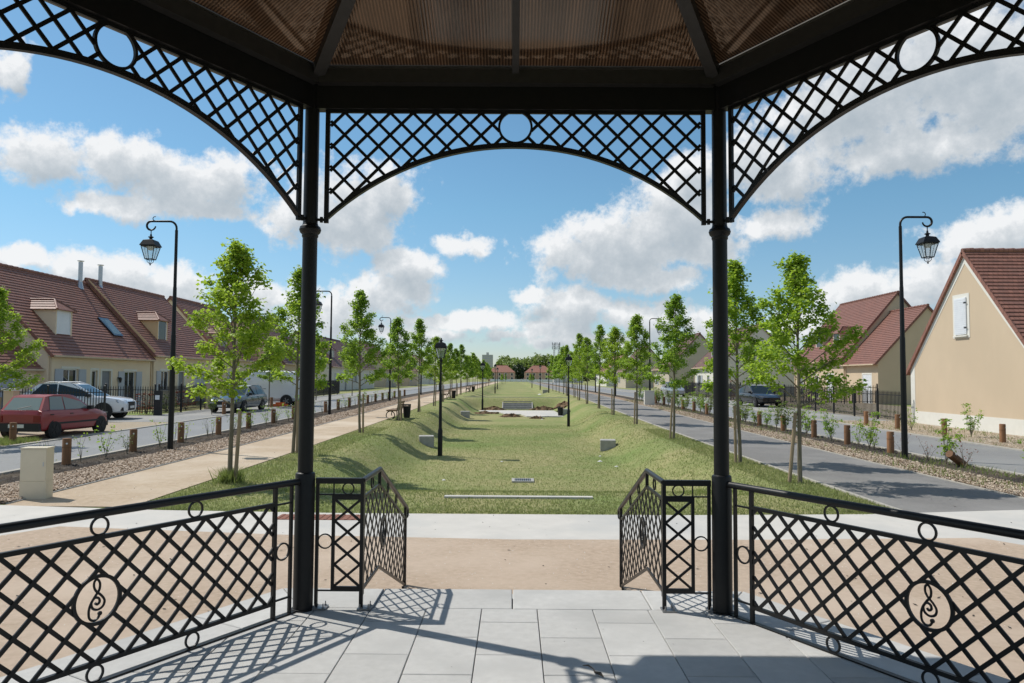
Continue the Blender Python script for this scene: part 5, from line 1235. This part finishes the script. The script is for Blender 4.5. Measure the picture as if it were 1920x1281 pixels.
# ------------------------------------------------------------------ vehicles: x forward, y left
def vehicle(name, label, loc, heading, L, W, H, paint, st, belt, gh, wheels, rw, low='plastic_black', rimm='rim', glass='car_glass', cat='car', group='parked cars'):
    """st: stations (x, z_bottom, z_top, half-width) of the lower body; gh: (x rear base, x rear roof, x front roof, x front base)"""
    t = thing(name, label, cat, loc, heading, group); b = MB(); ring = None
    for (x, zb, zt, hw) in st:
        h_ = zt-zb; sec = [(hw*.80, zb), (hw*.96, zb+h_*.10), (hw, zb+h_*.32), (hw, zb+h_*.60), (hw*.985, zb+h_*.82), (hw*.93, zb+h_*.96), (hw*.80, zt)]
        full = [(y, z) for y, z in sec]+[(-y, z) for y, z in sec[::-1]]; base = len(b.v); b.v += [(x, y, z) for y, z in full]; n = len(full)
        if ring is not None:
            for i in range(n): j = (i+1) % n; b.f.append((ring+i, ring+j, base+j, base+i))
        else: b.f.append(tuple(range(base, base+n)))
        ring = base
    b.f.append(tuple(range(ring, ring+n))[::-1])
    b.build('body', paint, t, True)
    xr, xrr, xfr, xf = gh; wb, wr = W/2*.90, W/2*.70; zb, zr = belt-.03, H
    ring0 = [(xr,-wb*.93,zb),(xr,wb*.93,zb),(xf,wb*.93,zb-.02),(xf,-wb*.93,zb-.02)]
    xs_ = [xr, xrr, (xrr+xfr)/2, xfr, xf]
    v = []; secs = []
    prof = [(xr, zb, wb*.95), (xrr, zr-.05, wr*.97), (xrr+.25*(xfr-xrr), zr, wr), (xfr-.2*(xfr-xrr), zr, wr), (xfr, zr-.05, wr*.97), (xf, zb-.02, wb*.95)]
    g_ = MB()
    # roof strip and pillars: a closed shell between left and right side profiles
    for (x, z, w) in prof: g_.v += [(x, -w, z), (x, w, z)]
    for (x, z, w) in prof: g_.v += [(x, -wb, zb), (x, wb, zb)]
    n = len(prof)
    for i in range(n-1): g_.f.append((2*i, 2*i+1, 2*i+3, 2*i+2))
    g_.f.append(tuple(2*i for i in range(n))); g_.f.append(tuple(2*i+1 for i in range(n))[::-1])
    g_.build('cabin', paint, t)
    def lerp3(a, c, q): return tuple(a[k_]+(c[k_]-a[k_])*q for k_ in range(3))
    def glassq(q, nm, off):
        a, c, d_, e_ = (Vector(k_) for k_ in q); nrm = (c-a).cross(e_-a).normalized()
        if nrm.dot(Vector(off)) < 0: nrm = -nrm
        vs = [k_+nrm*.006 for k_ in (a, c, d_, e_)]+[k_-nrm*.02 for k_ in (a, c, d_, e_)]
        return MB().add(vs, [(0,1,2,3),(7,6,5,4),(0,4,5,1),(1,5,6,2),(2,6,7,3),(3,7,4,0)]).build(nm, glass, t)
    def inset(q, a, c): # q = bottom-left, bottom-right, top-right, top-left ; a side inset, c (bottom, top)
        bl, br, tr_, tl_ = q; l0, l1 = lerp3(bl, tl_, c[0]), lerp3(bl, tl_, 1-c[1]); r0, r1 = lerp3(br, tr_, c[0]), lerp3(br, tr_, 1-c[1])
        return [lerp3(l0, r0, a), lerp3(r0, l0, a), lerp3(r1, l1, a), lerp3(l1, r1, a)]
    P = lambda i, s: (prof[i][0], s*prof[i][2], prof[i][1])
    glassq(inset([P(5,-1),P(5,1),P(4,1),P(4,-1)], .06, (.05,.05)), 'windscreen', (1,0,.5)); glassq(inset([P(0,1),P(0,-1),P(1,-1),P(1,1)], .07, (.10,.08)), 'rear_window', (-1,0,.5))
    for s in (-1, 1):
        xm = (xrr+xfr)/2+.05
        def side_pt(x, top):
            # point on the side pane at x, clipped to the sloping pillars
            if top: return (x, s*wr*.992, zr-.055)
            return (x, s*wb*.945, zb+.03)
        fr = [side_pt(xm+.03, 0), side_pt(xf-.22, 0), side_pt(xfr-.08, 1), side_pt(xm+.03, 1)]; rr_ = [side_pt(xr+.42, 0), side_pt(xm-.03, 0), side_pt(xm-.03, 1), side_pt(xrr+.16, 1)]
        glassq(fr, 'side_window', (0, s, .3)); glassq(rr_, 'side_window', (0, s, .3))
        mi = MB().box(xf-.42, xf-.28, min(s*wb, s*(wb+.17)), max(s*wb, s*(wb+.17)), zb+.0, zb+.13).build('mirror', low, t)
        hd = MB()
        for xx in (xm+.12, xm-.85): hd.box(xx, xx+.16, min(s*(W/2*.975), s*(W/2*1.002)), max(s*(W/2*.975), s*(W/2*1.002)), zb-.12, zb-.09)
        hd.build('door_handle', low, t)
        for xw in wheels:
            MB().lathe([(rw*1.16, -.004), (rw*1.16, .004)], 22, (xw, s*(W/2*.995), rw*1.03), 'y').build('wheel_arch', 'plastic_black', t)
            w_ = MB().lathe([(rw*.62,-.1),(rw*.95,-.1),(rw,-.07),(rw,.07),(rw*.95,.1),(rw*.62,.1)], 24, (0,0,0), 'y').build('wheel', 'tyre', t, False); w_.location = (xw, s*(W/2-.085), rw)
            MB().lathe([(rw*.62,-.012),(rw*.62,.012)], 20, (0, s*.09, 0), 'y').build('hub_disc', 'plastic_black', w_); rm = MB()
            for k_ in range(5):
                a = k_*1.2566; rm.bar((0, s*.11, 0), (math.cos(a)*rw*.6, s*.11, math.sin(a)*rw*.6), rw*.15, .012)
            rm.build('rim', rimm, w_)
    return t
def bumper(t, x, W, z0, z1, m_, d_=.06): return MB().box(x-d_, x+d_, -W/2*.93, W/2*.93, z0, z1).build('bumper', m_, t)
# old red hatchback, tail towards the camera
c = vehicle('parked_car', 'old dusty red hatchback seen from behind beside the left road', (-15.80, 25.46, gz(25.4)+.012), R(87), 3.71, 1.63, 1.395, 'red_car',
    [(-1.83,.36,.78,.72),(-1.78,.24,.90,.785),(-1.3,.20,.93,.815),(0,.19,.90,.815),(.75,.19,.90,.815),(1.25,.20,.84,.80),(1.70,.24,.74,.74),(1.84,.32,.62,.64)], .90, (-1.74,-1.36,.10,.95), (-1.21,1.26), .275, rimm='plastic_black', glass='car_glass_light')
MB().box(-1.90,-1.76,-.75,.75,.24,.50).build('bumper', 'plastic_black', c); MB().box(1.72,1.88,-.68,.68,.22,.45).build('bumper', 'plastic_black', c)
for s in (-1, 1):
    MB().box(-1.852,-1.80,min(s*.52,s*.74),max(s*.52,s*.74),.54,.74).build('tail_light', 'tail_light', c); MB().box(-1.2,1.15,min(s*.80,s*.825),max(s*.80,s*.825),.44,.50).build('side_trim', 'plastic_black', c)
    MB().box(1.76,1.86,min(s*.42,s*.64),max(s*.42,s*.64),.52,.64).build('headlight', 'head_light', c)
MB().box(-1.915,-1.901,-.26,.26,.36,.47).build('number_plate', 'plate', c); MB().bar((-1.80,.05,.96),(-1.66,-.30,1.05),.015,.02).build('wiper', 'plastic_black', c)
# white suv in the driveway
c = vehicle('parked_car', 'white sport utility car in the driveway behind the black fence', (-20.1, 34.0, gz(34)+.016), R(8), 4.63, 1.90, 1.65, 'white_car',
    [(-2.28,.50,.92,.80),(-2.2,.32,1.02,.90),(-1.5,.27,1.06,.945),(0,.26,1.04,.95),(.9,.26,1.06,.95),(1.5,.28,1.03,.93),(2.05,.30,.94,.86),(2.25,.36,.82,.76),(2.31,.46,.72,.62)], 1.06, (-2.16,-1.42,.12,1.12), (-1.38,1.43), .36)
MB().box(2.20,2.335,-.36,.36,.40,.80).build('grille', 'plastic_black', c); MB().box(2.337,2.35,-.24,.24,.50,.61).build('number_plate', 'plate', c)
for s in (-1, 1):
    hl = MB().add([(2.20,s*.44,.86),(2.24,s*.44,.72),(2.0,s*.86,.76),(1.92,s*.875,.90),(2.25,s*.44,.86),(2.29,s*.44,.72),(2.05,s*.885,.76),(1.97,s*.90,.90)], [(0,1,2,3),(7,6,5,4),(0,4,5,1),(1,5,6,2),(2,6,7,3),(3,7,4,0)]).build('headlight', 'head_light', c)
    MB().box(2.02,2.25,min(s*.46,s*.80),max(s*.46,s*.80),.40,.55).build('fog_light', 'plastic_black', c); MB().box(-2.30,-2.14,min(s*.52,s*.86),max(s*.52,s*.86),.80,.96).build('tail_light', 'tail_light', c)
    MB().tube([(-1.2,s*.645,1.63),(-1.0,s*.65,1.69),(-.2,s*.65,1.69),(.0,s*.645,1.63)], .018, 6).build('roof_rail', 'zinc', c)
# dark estate facing the camera
c = vehicle('parked_car', 'dark teal estate car facing the camera by the left kerb', (-15.45, 41.4, gz(41)+.016), R(-91), 4.5, 1.74, 1.45, 'teal_car',
    [(-2.22,.42,.84,.72),(-2.15,.28,.94,.82),(-1.4,.22,.96,.865),(0,.21,.94,.87),(.85,.21,.94,.87),(1.4,.22,.87,.85),(1.95,.25,.77,.79),(2.18,.30,.68,.70),(2.24,.38,.62,.60)], .94, (-2.1,-1.75,.10,.95), (-1.32,1.37), .31)
MB().box(2.10,2.29,-.74,.74,.28,.46).build('bumper', 'plastic_black', c); MB().box(2.2,2.27,-.34,.34,.50,.62).build('grille', 'plastic_black', c); MB().box(2.292,2.30,-.25,.25,.33,.43).build('number_plate', 'plate', c)
for s in (-1, 1): MB().box(2.10,2.245,min(s*.40,s*.66),max(s*.40,s*.66),.50,.64).build('headlight', 'head_light', c)
# white van nose-in to the left
c = vehicle('white_van', 'white panel van parked nose away from the left road', (-16.1, 48.2, gz(48)+.016), R(180), 4.9, 1.95, 2.3, 'white_car',
    [(-2.42,.42,1.6,.90),(-2.38,.34,2.2,.94),(-1.0,.30,2.28,.97),(.6,.28,2.26,.97),(.95,.28,2.0,.97),(1.35,.28,1.25,.95),(1.9,.30,1.08,.90),(2.3,.34,.95,.80),(2.42,.45,.75,.66)], 1.25, (.35,.5,.75,1.75), (-1.5,1.5), .34, cat='van', group='parked vans')
for s in (-1, 1): MB().box(-2.45,-2.36,min(s*.78,s*.93),max(s*.78,s*.93),.75,1.6).build('tail_light', 'tail_light', c)
MB().box(-2.5,-2.36,-.9,.9,.30,.48).build('bumper', 'plastic_black', c)
# right side cars
vehicle('parked_car', 'black hatchback parked by the fence on the right', (17.2, 52, gz(52)+.016), R(-84), 4.2, 1.78, 1.5, 'dark_car',
    [(-2.08,.42,.84,.72),(-2.0,.28,.94,.82),(-1.3,.22,.96,.88),(0,.21,.94,.89),(.8,.21,.94,.89),(1.3,.22,.87,.87),(1.8,.25,.77,.80),(2.08,.34,.64,.64)], .94, (-1.95,-1.55,.10,.9), (-1.25,1.3), .31)
vehicle('parked_car', 'silver hatchback parked far along the right road', (15.9, 74, gz(74)+.016), R(-88), 4.0, 1.72, 1.48, 'silver_car',
    [(-1.98,.42,.84,.72),(-1.9,.28,.94,.80),(-1.3,.22,.96,.85),(0,.21,.94,.86),(.8,.21,.94,.86),(1.3,.22,.87,.84),(1.75,.25,.77,.78),(1.98,.34,.64,.62)], .94, (-1.85,-1.45,.10,.9), (-1.2,1.25), .30)
ob = thing('road_barrier', 'small orange plastic barrier lying by the left kerb', 'barrier', (-14.95, 47.2, gz(47)+.02), .2); MB().prism([(-.5,-.2),(.5,-.2),(.45,.2),(-.45,.2)], 0, .16, .03).build('base', 'orange', ob); MB().box(-.3,.3,-.05,.05,.161,.26).build('handle', 'orange', ob)
